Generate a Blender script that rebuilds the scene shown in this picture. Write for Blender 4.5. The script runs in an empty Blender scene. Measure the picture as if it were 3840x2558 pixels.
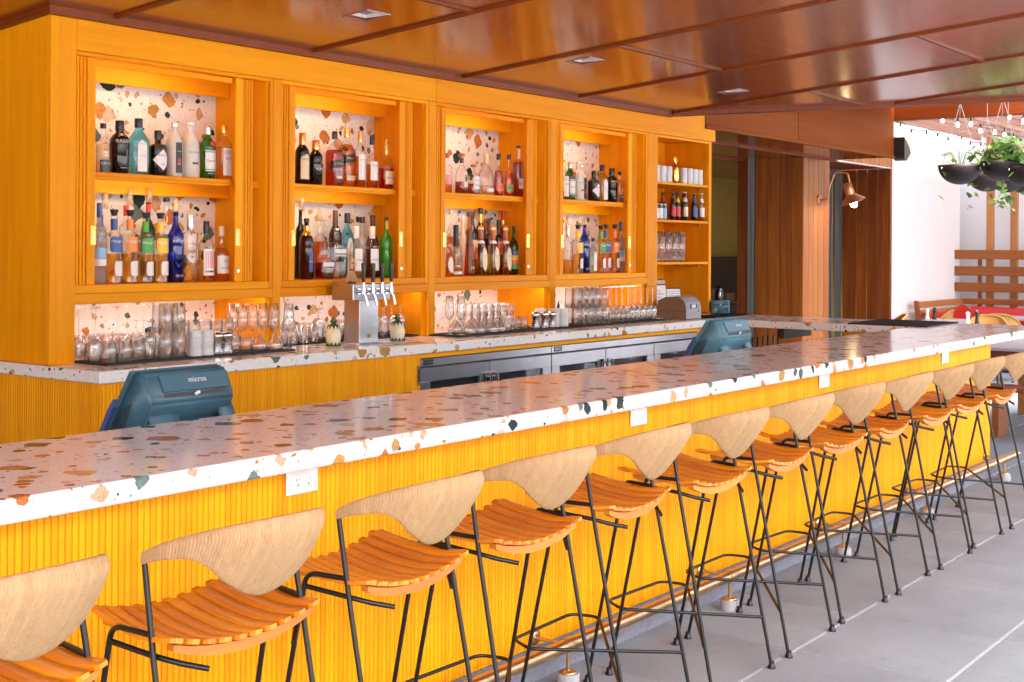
import bpy, bmesh, math, random
from mathutils import Vector, Matrix
R = math.radians
random.seed(7)
sc = bpy.context.scene
COL = sc.collection

# ---------------------------------------------------------------- camera
TH, ROLL = R(36.95), R(0.343)
fw = Vector((math.cos(TH), math.sin(TH), 0))
rt0 = Vector((math.sin(TH), -math.cos(TH), 0))
rt = rt0 * math.cos(ROLL) + Vector((0, 0, 1)) * math.sin(ROLL)
up = rt.cross(fw)
cd = bpy.data.cameras.new('camera'); cam = bpy.data.objects.new('camera', cd); COL.objects.link(cam)
cam.matrix_world = Matrix(((rt.x, up.x, -fw.x, 0), (rt.y, up.y, -fw.y, 0), (rt.z, up.z, -fw.z, 1.66), (0, 0, 0, 1)))
cd.sensor_width = 36; cd.lens = 4860 / 3840 * 36; cd.shift_y = -(1279 - 928) / 3840
cd.clip_start = .05; cd.clip_end = 3000
sc.camera = cam
# ---------------------------------------------------------------- sky, sun, exposure
SUN_EL, SUN_AZ = R(58), math.atan2(-.45, -.89)       # azimuth from +Y towards +X
w = bpy.data.worlds.new('World'); sc.world = w; w.use_nodes = True
wn = w.node_tree.nodes; wl = w.node_tree.links
sky = wn.new('ShaderNodeTexSky'); sky.sky_type = 'NISHITA'; sky.sun_disc = False
sky.sun_elevation = SUN_EL; sky.sun_rotation = SUN_AZ; sky.air_density = 1.0; sky.dust_density = 6.0; sky.ozone_density = .5
wn['Background'].inputs[1].default_value = .15
wl.new(sky.outputs[0], wn['Background'].inputs[0])
sl = bpy.data.lights.new('sun', 'SUN'); sl.energy = 1.2; sl.angle = R(14); sl.color = (1, .95, .87)
sun = bpy.data.objects.new('sun', sl); COL.objects.link(sun); sun.location = (-6, -10, 20)
sv = Vector((math.sin(SUN_AZ) * math.cos(SUN_EL), math.cos(SUN_AZ) * math.cos(SUN_EL), math.sin(SUN_EL)))
sun.rotation_euler = (-sv).to_track_quat('-Z', 'Y').to_euler()
vs = sc.view_settings
sc.display_settings.display_device = 'sRGB'
vs.view_transform = 'Standard'; vs.look = 'None'; vs.exposure = 2.75; vs.gamma = 1; vs.use_curve_mapping = False
cy = sc.cycles
cy.max_bounces = 9; cy.diffuse_bounces = 5; cy.glossy_bounces = 4; cy.transmission_bounces = 6
cy.transparent_max_bounces = 40; cy.caustics_reflective = False; cy.caustics_refractive = False
cy.sample_clamp_indirect = 6; cy.use_denoising = True; cy.blur_glossy = .3

# ---------------------------------------------------------------- mesh helpers
class MB:
    def __init__(s): s.v = []; s.f = []; s.sm = []
    def add(s, vs, fs, smooth=False):
        o = len(s.v); s.v += [tuple(p) for p in vs]
        for f in fs: s.f.append(tuple(i + o for i in f)); s.sm.append(smooth)
        return s
    def box(s, x0, x1, y0, y1, z0, z1):
        return s.add([(x0,y0,z0),(x1,y0,z0),(x1,y1,z0),(x0,y1,z0),(x0,y0,z1),(x1,y0,z1),(x1,y1,z1),(x0,y1,z1)],
                     [(0,3,2,1),(4,5,6,7),(0,1,5,4),(1,2,6,5),(2,3,7,6),(3,0,4,7)])
    def cbox(s, x0, x1, y0, y1, z0, z1, c=.003):     # box with chamfered edges
        bm = bmesh.new(); m = MB().box(x0, x1, y0, y1, z0, z1)
        vv = [bm.verts.new(p) for p in m.v]
        for f in m.f: bm.faces.new([vv[i] for i in f])
        bmesh.ops.bevel(bm, geom=bm.edges[:], offset=c, segments=1, affect='EDGES')
        bm.verts.index_update()
        s.add([v.co for v in bm.verts], [[v.index for v in f.verts] for f in bm.faces]); bm.free(); return s
    def prism(s, poly, a0, a1, axis='x', smooth=False):   # polygon in the other two axes, extruded along axis
        n = len(poly)
        def P(a, p): return (a, p[0], p[1]) if axis == 'x' else (p[0], a, p[1]) if axis == 'y' else (p[0], p[1], a)
        vs = [P(a0, p) for p in poly] + [P(a1, p) for p in poly]
        s.add(vs, [tuple(range(n))[::-1], tuple(range(n, 2 * n))])
        return s.add(vs, [(i, (i + 1) % n, n + (i + 1) % n, n + i) for i in range(n)], smooth)
    def lathe(s, prof, n=20, c=(0, 0, 0), sec=None, dep=1.0, close=False):
        vs = []; fs = []
        for (r, z) in prof:
            for i in range(n):
                a = 2 * math.pi * i / n; k = sec(a) if sec else 1
                vs.append((c[0] + r * k * math.cos(a), c[1] + r * k * dep * math.sin(a), c[2] + z))
        m = len(prof)
        for j in range(m if close else m - 1):
            j2 = (j + 1) % m
            for i in range(n): fs.append((j*n+i, j*n+(i+1)%n, j2*n+(i+1)%n, j2*n+i))
        s.add(vs, fs, True)
        if not close:
            if prof[0][0] > 1e-5: s.add(vs[:n], [tuple(range(n))[::-1]])
            if prof[-1][0] > 1e-5: s.add(vs[-n:], [tuple(range(n))])
        return s
    def tube(s, pts, r, n=8, caps=True):
        pts = [Vector(p) for p in pts]; rings = []; N = len(pts)
        rr = r if isinstance(r, (list, tuple)) else [r] * N
        ref = None
        for i, p in enumerate(pts):
            d = (pts[min(i+1, N-1)] - pts[max(i-1, 0)]).normalized()
            if ref is None:
                ref = Vector((0, 0, 1)) if abs(d.z) < .9 else Vector((1, 0, 0))
            u = (ref - d * ref.dot(d)).normalized(); v = d.cross(u); ref = u
            rings.append([p + (u * math.cos(2*math.pi*k/n) + v * math.sin(2*math.pi*k/n)) * rr[i] for k in range(n)])
        vs = [q for g in rings for q in g]
        s.add(vs, [(i*n+k, i*n+(k+1)%n, (i+1)*n+(k+1)%n, (i+1)*n+k) for i in range(N-1) for k in range(n)], True)
        if caps: s.add(rings[0], [tuple(range(n))[::-1]]); s.add(rings[-1], [tuple(range(n))])
        return s
    def grid(s, fn, nu, nv, smooth=True):
        vs = [fn(i / nu, j / nv) for j in range(nv + 1) for i in range(nu + 1)]
        return s.add(vs, [(j*(nu+1)+i, j*(nu+1)+i+1, (j+1)*(nu+1)+i+1, (j+1)*(nu+1)+i) for j in range(nv) for i in range(nu)], smooth)
    def mesh(s, name):
        me = bpy.data.meshes.new(name); me.from_pydata(s.v, [], s.f)
        me.polygons.foreach_set('use_smooth', s.sm); me.update(); return me

def tag(o, label=None, cat=None, group=None, kind=None):
    if label: o['label'] = label
    if cat: o['category'] = cat
    if group: o['group'] = group
    if kind: o['kind'] = kind
    return o
def obj(name, m, mat, parent=None, loc=None, rot=None):
    me = m.mesh(name) if isinstance(m, MB) else m
    if mat is not None and not me.materials: me.materials.append(mat if not isinstance(mat, str) else M(mat))
    o = bpy.data.objects.new(name, me); COL.objects.link(o)
    if parent: o.parent = parent
    if loc: o.location = loc
    if rot: o.rotation_euler = rot
    return o
def thing(name, label, cat, loc=(0, 0, 0), rz=0, group=None):
    o = bpy.data.objects.new(name, None); COL.objects.link(o); o.empty_display_size = .05
    o.location = loc; o.rotation_euler = (0, 0, rz)
    return tag(o, label, cat, group)
def struct(name, m, mat, parent=None):
    o = obj(name, m, mat, parent)
    if not parent: o['kind'] = 'structure'
    return o
def stuff(o): o['kind'] = 'stuff'; return o
def copy_tree(o, parent=None):
    c = o.copy(); COL.objects.link(c); c.parent = parent
    for ch in o.children: copy_tree(ch, c)
    return c
def bez(pts, n=8):                                     # round the corners of a polyline
    pts = [Vector(p) for p in pts]; out = [pts[0]]
    for a, b, c in zip(pts, pts[1:], pts[2:]):
        r = min((a-b).length, (c-b).length) * .45; r = min(r, .035)
        p0 = b + (a-b).normalized() * r; p1 = b + (c-b).normalized() * r
        for i in range(n + 1):
            t = i / n; out.append(p0*(1-t)**2 + b*2*t*(1-t) + p1*t*t)
    return out + [pts[-1]]

# ---------------------------------------------------------------- text meshes (flat, made once per string)
TXT = {}
def text_mesh(s):
    if s in TXT: return TXT[s]
    cu = bpy.data.curves.new('t', 'FONT'); cu.body = s; cu.size = 1; cu.align_x = 'CENTER'; cu.align_y = 'CENTER'; cu.resolution_u = 2
    o = bpy.data.objects.new('t', cu); me = o.to_mesh()
    v = [tuple(q.co) for q in me.vertices]; f = [tuple(p.vertices) for p in me.polygons]
    o.to_mesh_clear(); bpy.data.objects.remove(o); bpy.data.curves.remove(cu)
    TXT[s] = (v, f); return TXT[s]

# ---------------------------------------------------------------- materials
MATS = {}
class NT:
    def __init__(s, name):
        s.m = bpy.data.materials.new(name); s.m.use_nodes = True; s.n = s.m.node_tree.nodes; s.l = s.m.node_tree.links
        s.b = s.n['Principled BSDF']; s.out = s.n['Material Output']
    def N(s, t, props=None, **ins):
        n = s.n.new('ShaderNode' + t)
        for k, v in (props or {}).items(): setattr(n, k, v)
        for k, v in ins.items():
            i = n.inputs[int(k[1:])] if k[0] == 'i' and k[1:].isdigit() else n.inputs[k.replace('_', ' ')]
            if hasattr(v, 'is_output') or hasattr(v, 'links'): s.l.new(v, i)
            else: i.default_value = v
        return n
    def math(s, op, a, b=0.0, c=0.0): return s.N('Math', {'operation': op}, i0=a, i1=b, i2=c).outputs[0]
    def mix(s, fac, a, b, mode='MIX'):
        n = s.n.new('ShaderNodeMix'); n.data_type = 'RGBA'; n.blend_type = mode
        for k, v in ((0, fac), (6, a), (7, b)):
            if hasattr(v, 'links'): s.l.new(v, n.inputs[k])
            else: n.inputs[k].default_value = v if k == 0 or len(v) == 4 else (*v, 1)
        return n.outputs[2]
    def ramp(s, fac, stops):
        n = s.n.new('ShaderNodeValToRGB'); e = n.color_ramp.elements
        while len(e) < len(stops): e.new(.5)
        for x, (p, c) in zip(e, stops): x.position = p; x.color = (*c, 1)
        s.l.new(fac, n.inputs[0]); return n.outputs[0]
    def pos(s, scale=(1, 1, 1), obj=False):
        src = s.N('TexCoord').outputs['Object'] if obj else s.N('NewGeometry').outputs['Position']
        return s.N('Mapping', i0=src, i3=scale).outputs[0]
    def bump(s, h, dist=.002, strength=.5):
        n = s.N('Bump', Height=h, Distance=dist, Strength=strength); s.l.new(n.outputs[0], s.b.inputs['Normal'])
    def set(s, **k):
        for a, v in k.items():
            i = s.b.inputs[a.replace('_', ' ')]
            if hasattr(v, 'links'): s.l.new(v, i)
            else: i.default_value = (*v, 1) if isinstance(v, tuple) and len(v) == 3 else v
        return s
def M(key): return MATS[key]
def plain(key, c, rough=.5, metal=0.0, var=.06, scale=25, **kw):
    t = NT(key); nz = t.N('TexNoise', i0=t.pos(), Scale=scale, Detail=4.0).outputs[0]
    a = tuple(max(0, x * (1 - var)) for x in c); b = tuple(min(1, x * (1 + var)) for x in c)
    t.set(Base_Color=t.ramp(nz, [(.3, a), (.7, b)]), Roughness=rough, Metallic=metal, **kw)
    MATS[key] = t.m; return t
def wood(key, dark, light, axis='x', rough=.35, fine=1.0, coat=0.0, var=.10, obj=False, spec=.5, pitch=0, contrast=1.0, bump=.15):
    t = NT(key); s = {'x': (.9, 14, 14), 'y': (14, .9, 14), 'z': (14, 14, .9)}[axis]
    p = t.pos(tuple(q * fine for q in s), obj)
    ri = t.N('ObjectInfo').outputs['Random']
    if obj:
        p = t.N('VectorMath', {'operation': 'ADD'}, i0=p, i1=t.N('CombineXYZ', i0=t.math('MULTIPLY', ri, 37.0), i1=t.math('MULTIPLY', ri, 91.0)).outputs[0]).outputs[0]
    n1 = t.N('TexNoise', i0=p, Scale=1.0, Detail=5.0, Roughness=.62, Distortion=.7).outputs[0]
    p2 = t.N('VectorMath', {'operation': 'MULTIPLY'}, i0=p, i1=(1.6, 1.6, 1.6) if axis == 'q' else {'x': (1.5, 9, 9), 'y': (9, 1.5, 9), 'z': (9, 9, 1.5)}[axis]).outputs[0]
    n2 = t.N('TexNoise', i0=p2, Scale=1.0, Detail=3.0).outputs[0]
    f = t.math('ADD', t.math('MULTIPLY', n1, .75), t.math('MULTIPLY', n2, .25))
    lo = .5 - .2 / contrast; hi = .5 + .2 / contrast
    c = t.ramp(f, [(lo, dark), (hi, light)])
    if pitch:                                           # each strip its own tone
        x = t.N('SeparateXYZ', i0=t.N('NewGeometry').outputs['Position'])
        k = t.math('FLOOR', t.math('DIVIDE', t.math('ADD', x.outputs[0], t.math('MULTIPLY', x.outputs[1], 1.0)), pitch))
        ri = t.N('TexWhiteNoise', {'noise_dimensions': '1D'}, W=k).outputs[0]
    v = t.math('ADD', t.math('MULTIPLY', ri, 2 * var), 1 - var)
    c = t.N('HueSaturation', Hue=t.math('ADD', t.math('MULTIPLY', ri, .012), .494), Value=v, Color=c).outputs[0]
    t.set(Base_Color=c, Roughness=t.math('ADD', t.math('MULTIPLY', n2, .15), rough - .07), Coat_Weight=coat, Coat_Roughness=.13, Specular_IOR_Level=spec)
    t.bump(f, .0015, bump); MATS[key] = t.m; return t

# maple, stained orange
MD, ML = (.77, .262, .002), (.91, .372, .004)
wood('maple_x', MD, ML, 'x', .42, spec=.14)
wood('maple_z', MD, ML, 'z', .42, spec=.14)
wood('flute', (.84, .315, .003), (.92, .385, .005), 'z', .45, spec=.12, fine=1.0, contrast=.6, var=.035, pitch=.0203)
wood('ceiling_wood', (.21, .037, .003), (.26, .050, .004), 'x', .24, fine=1.6, coat=.6, var=.05, contrast=.4, bump=0.0)
wood('batten_wood', (.15, .026, .002), (.20, .038, .004), 'y', .45, fine=1.2, spec=.3)
wood('fascia_wood', (.15, .033, .004), (.23, .058, .008), 'x', .6, fine=.8, spec=.10)
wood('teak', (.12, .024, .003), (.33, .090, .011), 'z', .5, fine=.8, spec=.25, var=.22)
wood('teak_lit', (.27, .095, .026), (.43, .17, .055), 'z', .45, fine=.9, var=.14)  # teak as lit on the patio-facing side, light put into the colour
wood('slat_wood', (.52, .135, .003), (.88, .295, .007), 'y', .36, fine=1.2, coat=.22, var=.10, obj=True)
wood('rail_wood', (.48, .135, .008), (.66, .23, .02), 'x', .42, fine=1.2, obj=True)
wood('fence_wood', (.17, .042, .006), (.32, .095, .015), 'y', .45, fine=.9, var=.14)
wood('pergola_wood', (.30, .16, .12), (.42, .25, .20), 'x', .6, fine=.7, var=.1)
wood('table_wood', (.10, .025, .012), (.20, .055, .025), 'y', .25, coat=.3)
wood('bench_wood', (.36, .13, .035), (.56, .24, .08), 'x', .45, fine=.9)

# terrazzo: stone chips cut through by whatever face shows
def terrazzo():
    t = NT('terrazzo'); g = t.N('NewGeometry').outputs['Position']
    dn = t.N('TexNoise', i0=g, Scale=26.0, Detail=2.5).outputs[1]
    dn2 = t.N('TexNoise', i0=g, Scale=9.0, Detail=1.0).outputs[1]
    off = t.N('VectorMath', {'operation': 'SCALE'}, i0=t.N('VectorMath', {'operation': 'SUBTRACT'}, i0=dn, i1=(.5, .5, .5)).outputs[0], Scale=.030).outputs[0]
    off2 = t.N('VectorMath', {'operation': 'SCALE'}, i0=t.N('VectorMath', {'operation': 'SUBTRACT'}, i0=dn2, i1=(.5, .5, .5)).outputs[0], Scale=.05).outputs[0]
    p = t.N('VectorMath', {'operation': 'ADD'}, i0=t.N('VectorMath', {'operation': 'ADD'}, i0=g, i1=off).outputs[0], i1=off2).outputs[0]
    col = t.ramp(t.N('TexNoise', i0=g, Scale=60.0, Detail=4.0).outputs[0], [(.35, (.80, .775, .745)), (.65, (.88, .86, .835))])
    sp = t.N('TexVoronoi', i0=p, Scale=130.0)
    col = t.mix(t.math('MULTIPLY', t.math('LESS_THAN', sp.outputs[0], .22), .8), col, (.86, .85, .83))
    grain = t.N('TexNoise', i0=g, Scale=170.0, Detail=3.0).outputs[0]
    grain2 = t.N('TexNoise', i0=p, Scale=35.0, Detail=4.0).outputs[0]
    for scale, keep, size, seed in ((130, .16, .30, 3.0), (46, .22, .36, 0.0), (18, .38, .44, 5.0), (9.2, .54, .47, 11.0)):
        pp = t.N('VectorMath', {'operation': 'ADD'}, i0=p, i1=(seed, seed * .37, seed * .71)).outputs[0]
        v = t.N('TexVoronoi', {'distance': 'MINKOWSKI'}, i0=pp, Scale=float(scale), Exponent=1.35)
        rgb = t.N('SeparateColor', i0=v.outputs[1])
        on = t.math('LESS_THAN', rgb.outputs[0], keep)
        sz = t.math('ADD', t.math('MULTIPLY', rgb.outputs[1], size * .75), size * .45)
        mask = t.math('MULTIPLY', on, t.math('LESS_THAN', v.outputs[0], sz))
        n = t.n.new('ShaderNodeValToRGB'); n.color_ramp.interpolation = 'CONSTANT'; e = n.color_ramp.elements
        cs = [(.66, .30, .08), (.68, .45, .20), (.035, .055, .045), (.52, .30, .10), (.72, .42, .25), (.025, .060, .048), (.60, .22, .05), (.16, .24, .22), (.68, .55, .42), (.54, .19, .06)]
        while len(e) < len(cs): e.new(.5)
        for i, c in enumerate(cs): e[i].position = i / len(cs); e[i].color = (*c, 1)
        t.l.new(rgb.outputs[2], n.inputs[0])
        cc = t.mix(.8, n.outputs[0], t.ramp(grain, [(.3, (.55, .55, .55)), (.7, (1.25, 1.25, 1.25))]), 'MULTIPLY')
        cc = t.mix(.6, cc, t.ramp(grain2, [(.3, (.7, .68, .66)), (.7, (1.15, 1.15, 1.15))]), 'MULTIPLY')
        col = t.mix(mask, col, cc)
    t.set(Base_Color=col, Roughness=.12, Specular_IOR_Level=.15); MATS['terrazzo'] = t.m
terrazzo()

plain('black_metal', (.006, .006, .007), .34, .2, .15)
plain('brass', (.62, .40, .20), .28, 1.0, .08)
plain('gold', (.83, .58, .14), .16, 1.0, .05)
plain('steel', (.50, .51, .54), .30, 1.0, .05, 6)
plain('chrome', (.55, .55, .57), .12, 1.0, .02)
plain('alu', (.30, .32, .36), .35, .9, .04)
plain('plate_white', (.80, .78, .78), .35)
plain('slot_dark', (.02, .02, .02), .5)
plain('rubber', (.010, .009, .009), .6)
plain('kick', (.21, .20, .235), .6, var=.18, scale=40)
plain('grout', (.60, .58, .58), .8)
plain('pos_teal', (.042, .115, .16), .42, var=.05)
plain('pos_pale', (.10, .235, .30), .42, var=.05)
plain('pos_blue', (.055, .09, .24), .42, var=.05)
plain('printer_grey', (.30, .30, .33), .45)
plain('printer_brown', (.17, .115, .07), .45)
plain('paper', (.80, .80, .78), .6)
plain('sign_blue', (.62, .74, .82), .5)
plain('white_wall', (.80, .815, .86), .75, var=.02, scale=4)
plain('yellow_wall', (.50, .34, .07), .8, var=.04, scale=4)
plain('interior_dark', (.03, .018, .014), .6)
plain('wicker_dark', (.22, .10, .05), .7)
plain('red_vinyl', (.42, .010, .008), .38, var=.08, scale=6)
plain('concrete_base', (.36, .36, .37), .8, var=.12, scale=60)
plain('bowl_brown', (.020, .013, .014), .55, var=.15)
plain('tiki', (.66, .66, .68), .32, var=.03)
plain('cream', (.80, .72, .52), .22, var=.04)
plain('leaf_glaze', (.035, .075, .008), .16, var=.35, scale=40)
plain('copper', (.55, .24, .12), .3, .9)
plain('straw', (.74, .54, .30), .7, var=.15, scale=120)
plain('skin_doll', (.72, .42, .28), .6)
plain('red_yarn', (.65, .02, .02), .8)
plain('mill_white', (.78, .78, .76), .3)
plain('mill_black', (.012, .013, .014), .25)
plain('table_top', (.42, .41, .46), .3, var=.08, scale=5)
plain('wire', (.30, .30, .30), .4, .8)
plain('earth', (.05, .035, .022), .9)
plain('stem', (.10, .16, .04), .6)
plain('hull_dark', (.02, .02, .025), .4)

def concrete():
    t = NT('paver'); ri = t.N('ObjectInfo').outputs['Random']; p = t.pos()
    a = t.N('TexNoise', i0=p, Scale=2.2, Detail=5.0, Roughness=.6).outputs[0]; b = t.N('TexNoise', i0=p, Scale=160.0, Detail=3.0).outputs[0]
    c = t.ramp(a, [(.3, (.195, .235, .272)), (.7, (.255, .300, .340))])
    c = t.mix(.55, c, t.ramp(b, [(.3, (.74, .74, .75)), (.7, (1.2, 1.2, 1.2))]), 'MULTIPLY')
    st = t.N('TexNoise', i0=p, Scale=7.0, Detail=6.0, Roughness=.75).outputs[0]
    c = t.mix(t.math('MULTIPLY', t.math('GREATER_THAN', st, .60), .22), c, (.17, .155, .145))
    c = t.N('HueSaturation', Value=t.math('ADD', t.math('MULTIPLY', ri, .16), .92), Color=c).outputs[0]
    t.set(Base_Color=c, Roughness=.62, Specular_IOR_Level=.4); t.bump(b, .001, .25); MATS['paver'] = t.m
concrete()
def rope():
    t = NT('rope'); p = t.pos(obj=True); ri = t.N('ObjectInfo').outputs['Random']
    a = t.N('TexNoise', i0=t.N('Mapping', i0=p, i3=(60, 60, 9)).outputs[0], Scale=1.0, Detail=4.0).outputs[0]
    b = t.N('TexNoise', i0=t.N('VectorMath', {'operation': 'ADD'}, i0=t.N('Mapping', i0=p, i3=(260, 260, 30)).outputs[0], i1=t.N('CombineXYZ', i0=t.math('MULTIPLY', ri, 50.0)).outputs[0]).outputs[0], Scale=1.0, Detail=5.0, Roughness=.7).outputs[0]
    c = t.ramp(a, [(.3, (.395, .235, .11)), (.7, (.455, .285, .145))])
    at = t.N('Attribute', {'attribute_name': 'cord'}).outputs['Fac']
    c = t.N('HueSaturation', Value=t.math('ADD', t.math('MULTIPLY', at, .12), .94), Color=c).outputs[0]
    c = t.mix(t.math('MULTIPLY', t.math('GREATER_THAN', b, .59), .42), c, (.20, .09, .04))
    c = t.N('HueSaturation', Value=t.math('ADD', t.math('MULTIPLY', ri, .14), .93), Color=c).outputs[0]
    t.set(Base_Color=c, Roughness=.75, Specular_IOR_Level=.25); t.bump(b, .002, .5); MATS['rope'] = t.m
rope()
def wicker():
    t = NT('wicker'); p = t.pos(obj=True)
    a = t.N('TexWave', {'bands_direction': 'Z'}, i0=p, Scale=22.0, Distortion=.3).outputs[1]; b = t.N('TexWave', {'bands_direction': 'Y'}, i0=p, Scale=26.0, Distortion=.3).outputs[1]
    f = t.math('MULTIPLY', a, b)
    t.set(Base_Color=t.ramp(f, [(.05, (.30, .13, .02)), (.6, (.66, .40, .12))]), Roughness=.6); t.bump(f, .004, .8); MATS['wicker'] = t.m
wicker()
def glass(key, tint, rough=.02, refl=1.0, ior=1.5, milk=0.0, milkc=(.8, .8, .8), edge=.5):
    t = NT(key); t.n.remove(t.b)
    tr = t.N('BsdfTransparent'); tr.inputs[0].default_value = (*tint, 1)
    fc = t.N('LayerWeight', Blend=.5).outputs['Facing']
    t.l.new(t.mix(t.math('POWER', fc, 3.0), tint, tuple(q * (.42 if edge < .3 else .35 + .5 * q) for q in tint)), tr.inputs[0])     # longer path through the wall near the outline
    gl = t.N('BsdfGlossy'); gl.inputs['Roughness'].default_value = rough
    fr = t.math('MINIMUM', t.math('MULTIPLY', t.math('ADD', t.math('MULTIPLY', t.math('POWER', fc, 4.0), .65), .055), refl), .9)
    body = tr.outputs[0]
    if milk:
        df = t.N('BsdfDiffuse'); df.inputs[0].default_value = (*milkc, 1)
        mm = t.N('MixShader', i0=milk, i1=tr.outputs[0], i2=df.outputs[0]); body = mm.outputs[0]
    mx = t.N('MixShader', i0=fr, i1=body, i2=gl.outputs[0]); t.l.new(mx.outputs[0], t.out.inputs[0]); MATS[key] = t.m
glass('clear', (.990, .992, .992), .035, 2.0, 1.5, .055, (.9, .9, .92), edge=.05)
glass('bottle_clear', (.985, .985, .98), .03, 1.2, edge=.02)
glass('aqua', (.38, .78, .93), .03)
glass('aqua_pale', (.74, .88, .84), .03)
glass('green', (.16, .62, .20), .03)
glass('green_neon', (.12, .72, .06), .04, 1, 1.5, .35, (.08, .55, .03))
glass('green_dark', (.15, .36, .13), .03)
glass('cobalt', (.10, .16, .80), .03, 1, 1.5, .15, (.01, .02, .45))
glass('brown', (.36, .15, .05), .03)
glass('amber', (.89, .49, .11), .02, .6, 1.2)
glass('gold_liquid', (.965, .74, .28), .02, .6, 1.2)
glass('pale_liquid', (.985, .94, .80), .02, .6, 1.2)
glass('ruby', (.74, .17, .05), .02, .6, 1.2)
glass('plum', (.62, .24, .18), .02, .6, 1.2)
glass('rye_liquid', (.87, .43, .12), .02, .6, 1.2)
glass('smoke', (.78, .78, .82), .05, 1, 1.5, .3, (.45, .45, .52))
glass('frost', (.80, .80, .78), .25, .7, 1.45, .8, (.74, .70, .66))
glass('cup', (.90, .84, .74), .08, 1, 1.45, .28, (.75, .62, .46))
glass('shade_sheet_mat', (.80, .80, .84), .2, .5, 1.45, .25, (.8, .8, .82))  # for the added sheet that dims the patio
glass('pane', (.90, .93, .95), .02, .8)
plain('dark_glass', (.006, .005, .005), .05, coat=0) if False else plain('dark_glass', (.006, .005, .005), .06)
plain('maroon_glass', (.035, .006, .004), .06)
PAL = dict(white=(.78, .76, .75), cream=(.78, .66, .42), black=(.012, .012, .013), gold=(.70, .42, .08), silver=(.62, .62, .64), red=(.58, .02, .03), blue=(.02, .09, .34),
           orange=(.82, .26, .03), green=(.06, .34, .04), yellow=(.85, .55, .02), navy=(.008, .012, .045), pink=(.75, .36, .36), cork=(.42, .13, .05), teal=(.02, .05, .055), coral=(.80, .14, .06), lime=(.14, .42, .08), ink=(.05, .05, .05), ltblue=(.25, .5, .75), beige=(.70, .55, .36), brown=(.10, .025, .015), copper=(.75, .32, .10))
for k, c in PAL.items(): plain('c_' + k, c, .35 if k not in ('gold', 'silver', 'copper') else .22, 0 if k not in ('gold', 'silver', 'copper') else .75, .03)
def emit(key, c, s):
    t = NT(key); t.set(Base_Color=c, Emission_Color=c, Emission_Strength=s); MATS[key] = t.m
emit('led', (1, .84, .40), 6.5); emit('led_fill', (1, .96, .90), 5.5); emit('bulb', (1, .72, .35), 25.0); emit('bulb_small', (1, .80, .55), 9.0); emit('downlight', (1, .91, .80), 620.0); emit('screen', (.35, .55, .8), .6)
def leaf(key, a, b):
    t = NT(key); n = t.N('TexNoise', i0=t.pos(), Scale=14.0, Detail=2.0).outputs[0]; c = t.ramp(n, [(.3, a), (.7, b)])
    t.set(Base_Color=c, Roughness=.42); tl = t.N('BsdfTranslucent'); t.l.new(c, tl.inputs[0])
    mx = t.N('MixShader', i0=.35, i1=t.b.outputs[0], i2=tl.outputs[0]); t.l.new(mx.outputs[0], t.out.inputs[0]); MATS[key] = t.m
leaf('leaf', (.028, .085, .014), (.12, .23, .04)); leaf('leaf_pale', (.10, .19, .03), (.30, .36, .09))
# ================================================================ SETTING
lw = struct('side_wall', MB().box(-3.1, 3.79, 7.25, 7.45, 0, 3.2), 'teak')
g = struct('ground', MB().box(-60, 90, -60, 60, -.30, -.02), 'grout')
floor = struct('floor', MB().box(-2.5, 21.5, -3.2, 12, -.019, -.006), 'grout')
PX, PY = .671, .632
pv = MB().cbox(.0025, PX - .0025, .005, PY - .005, -.03, 0, .003).mesh('paver')
def pave(i0, i1, j0, j1):
    for i in range(i0, i1):
        for j in range(j0, j1):
            obj('paver', pv, 'paver', floor, (4.995 + i * PX, 2.28 + j * PY, random.uniform(-.0008, .0008)))
pave(-4, 14, -4, 1); pave(7, 17, 1, 7)
far = MB()
for i in range(-11, 25):
    for j in range(-8, 14):
        if (-4 <= i < 14 and -4 <= j < 1) or (7 <= i < 17 and 1 <= j < 7): continue
        x, y = 4.995 + i * PX, 2.28 + j * PY
        far.box(x + .0025, x + PX - .0025, y + .005, y + PY - .005, -.03, 0)
stuff(obj('far_pavers', far, 'paver', floor))

# ---- sloping timber ceiling, cut off at 45 degrees on the right
SL, ZC, YC = .088, 2.85, 5.735
zc = lambda y: ZC + SL * (YC - y)
DIAG = 15.70
def clip(poly, f):
    out = []
    for i, a in enumerate(poly):
        b = poly[(i + 1) % len(poly)]; fa, fb = f(a), f(b)
        if fa >= 0: out.append(a)
        if (fa >= 0) != (fb >= 0):
            t = fa / (fa - fb); out.append((a[0] + (b[0]-a[0]) * t, a[1] + (b[1]-a[1]) * t))
    return out
def slab(mb, poly, dz0, dz1, zf=zc):
    n = len(poly)
    if n < 3: return
    vs = [(x, y, zf(y) + dz0) for x, y in poly] + [(x, y, zf(y) + dz1) for x, y in poly]
    mb.add(vs, [tuple(range(n))[::-1], tuple(range(n, 2*n))] + [(i, (i+1) % n, n + (i+1) % n, n + i) for i in range(n)])
ins = lambda p: DIAG - p[0] - p[1]
rect = lambda x0, x1, y0, y1: [(x0, y0), (x1, y0), (x1, y1), (x0, y1)]
top = MB(); slab(top, clip(rect(-3.2, 14.8, -.8, 7.3), ins), .03, .22)
ceiling = struct('ceiling', top, 'ceiling_wood')
XB = [-3.05, -1.61, -.17, 1.27, 2.71, 4.15, 5.575, 7.015, 8.457, 9.92, 11.36, 12.80, 14.8]
LIGHTS = [(3.06, 4.90), (5.18, 4.90), (7.30, 4.88), (9.41, 4.86)]
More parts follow.
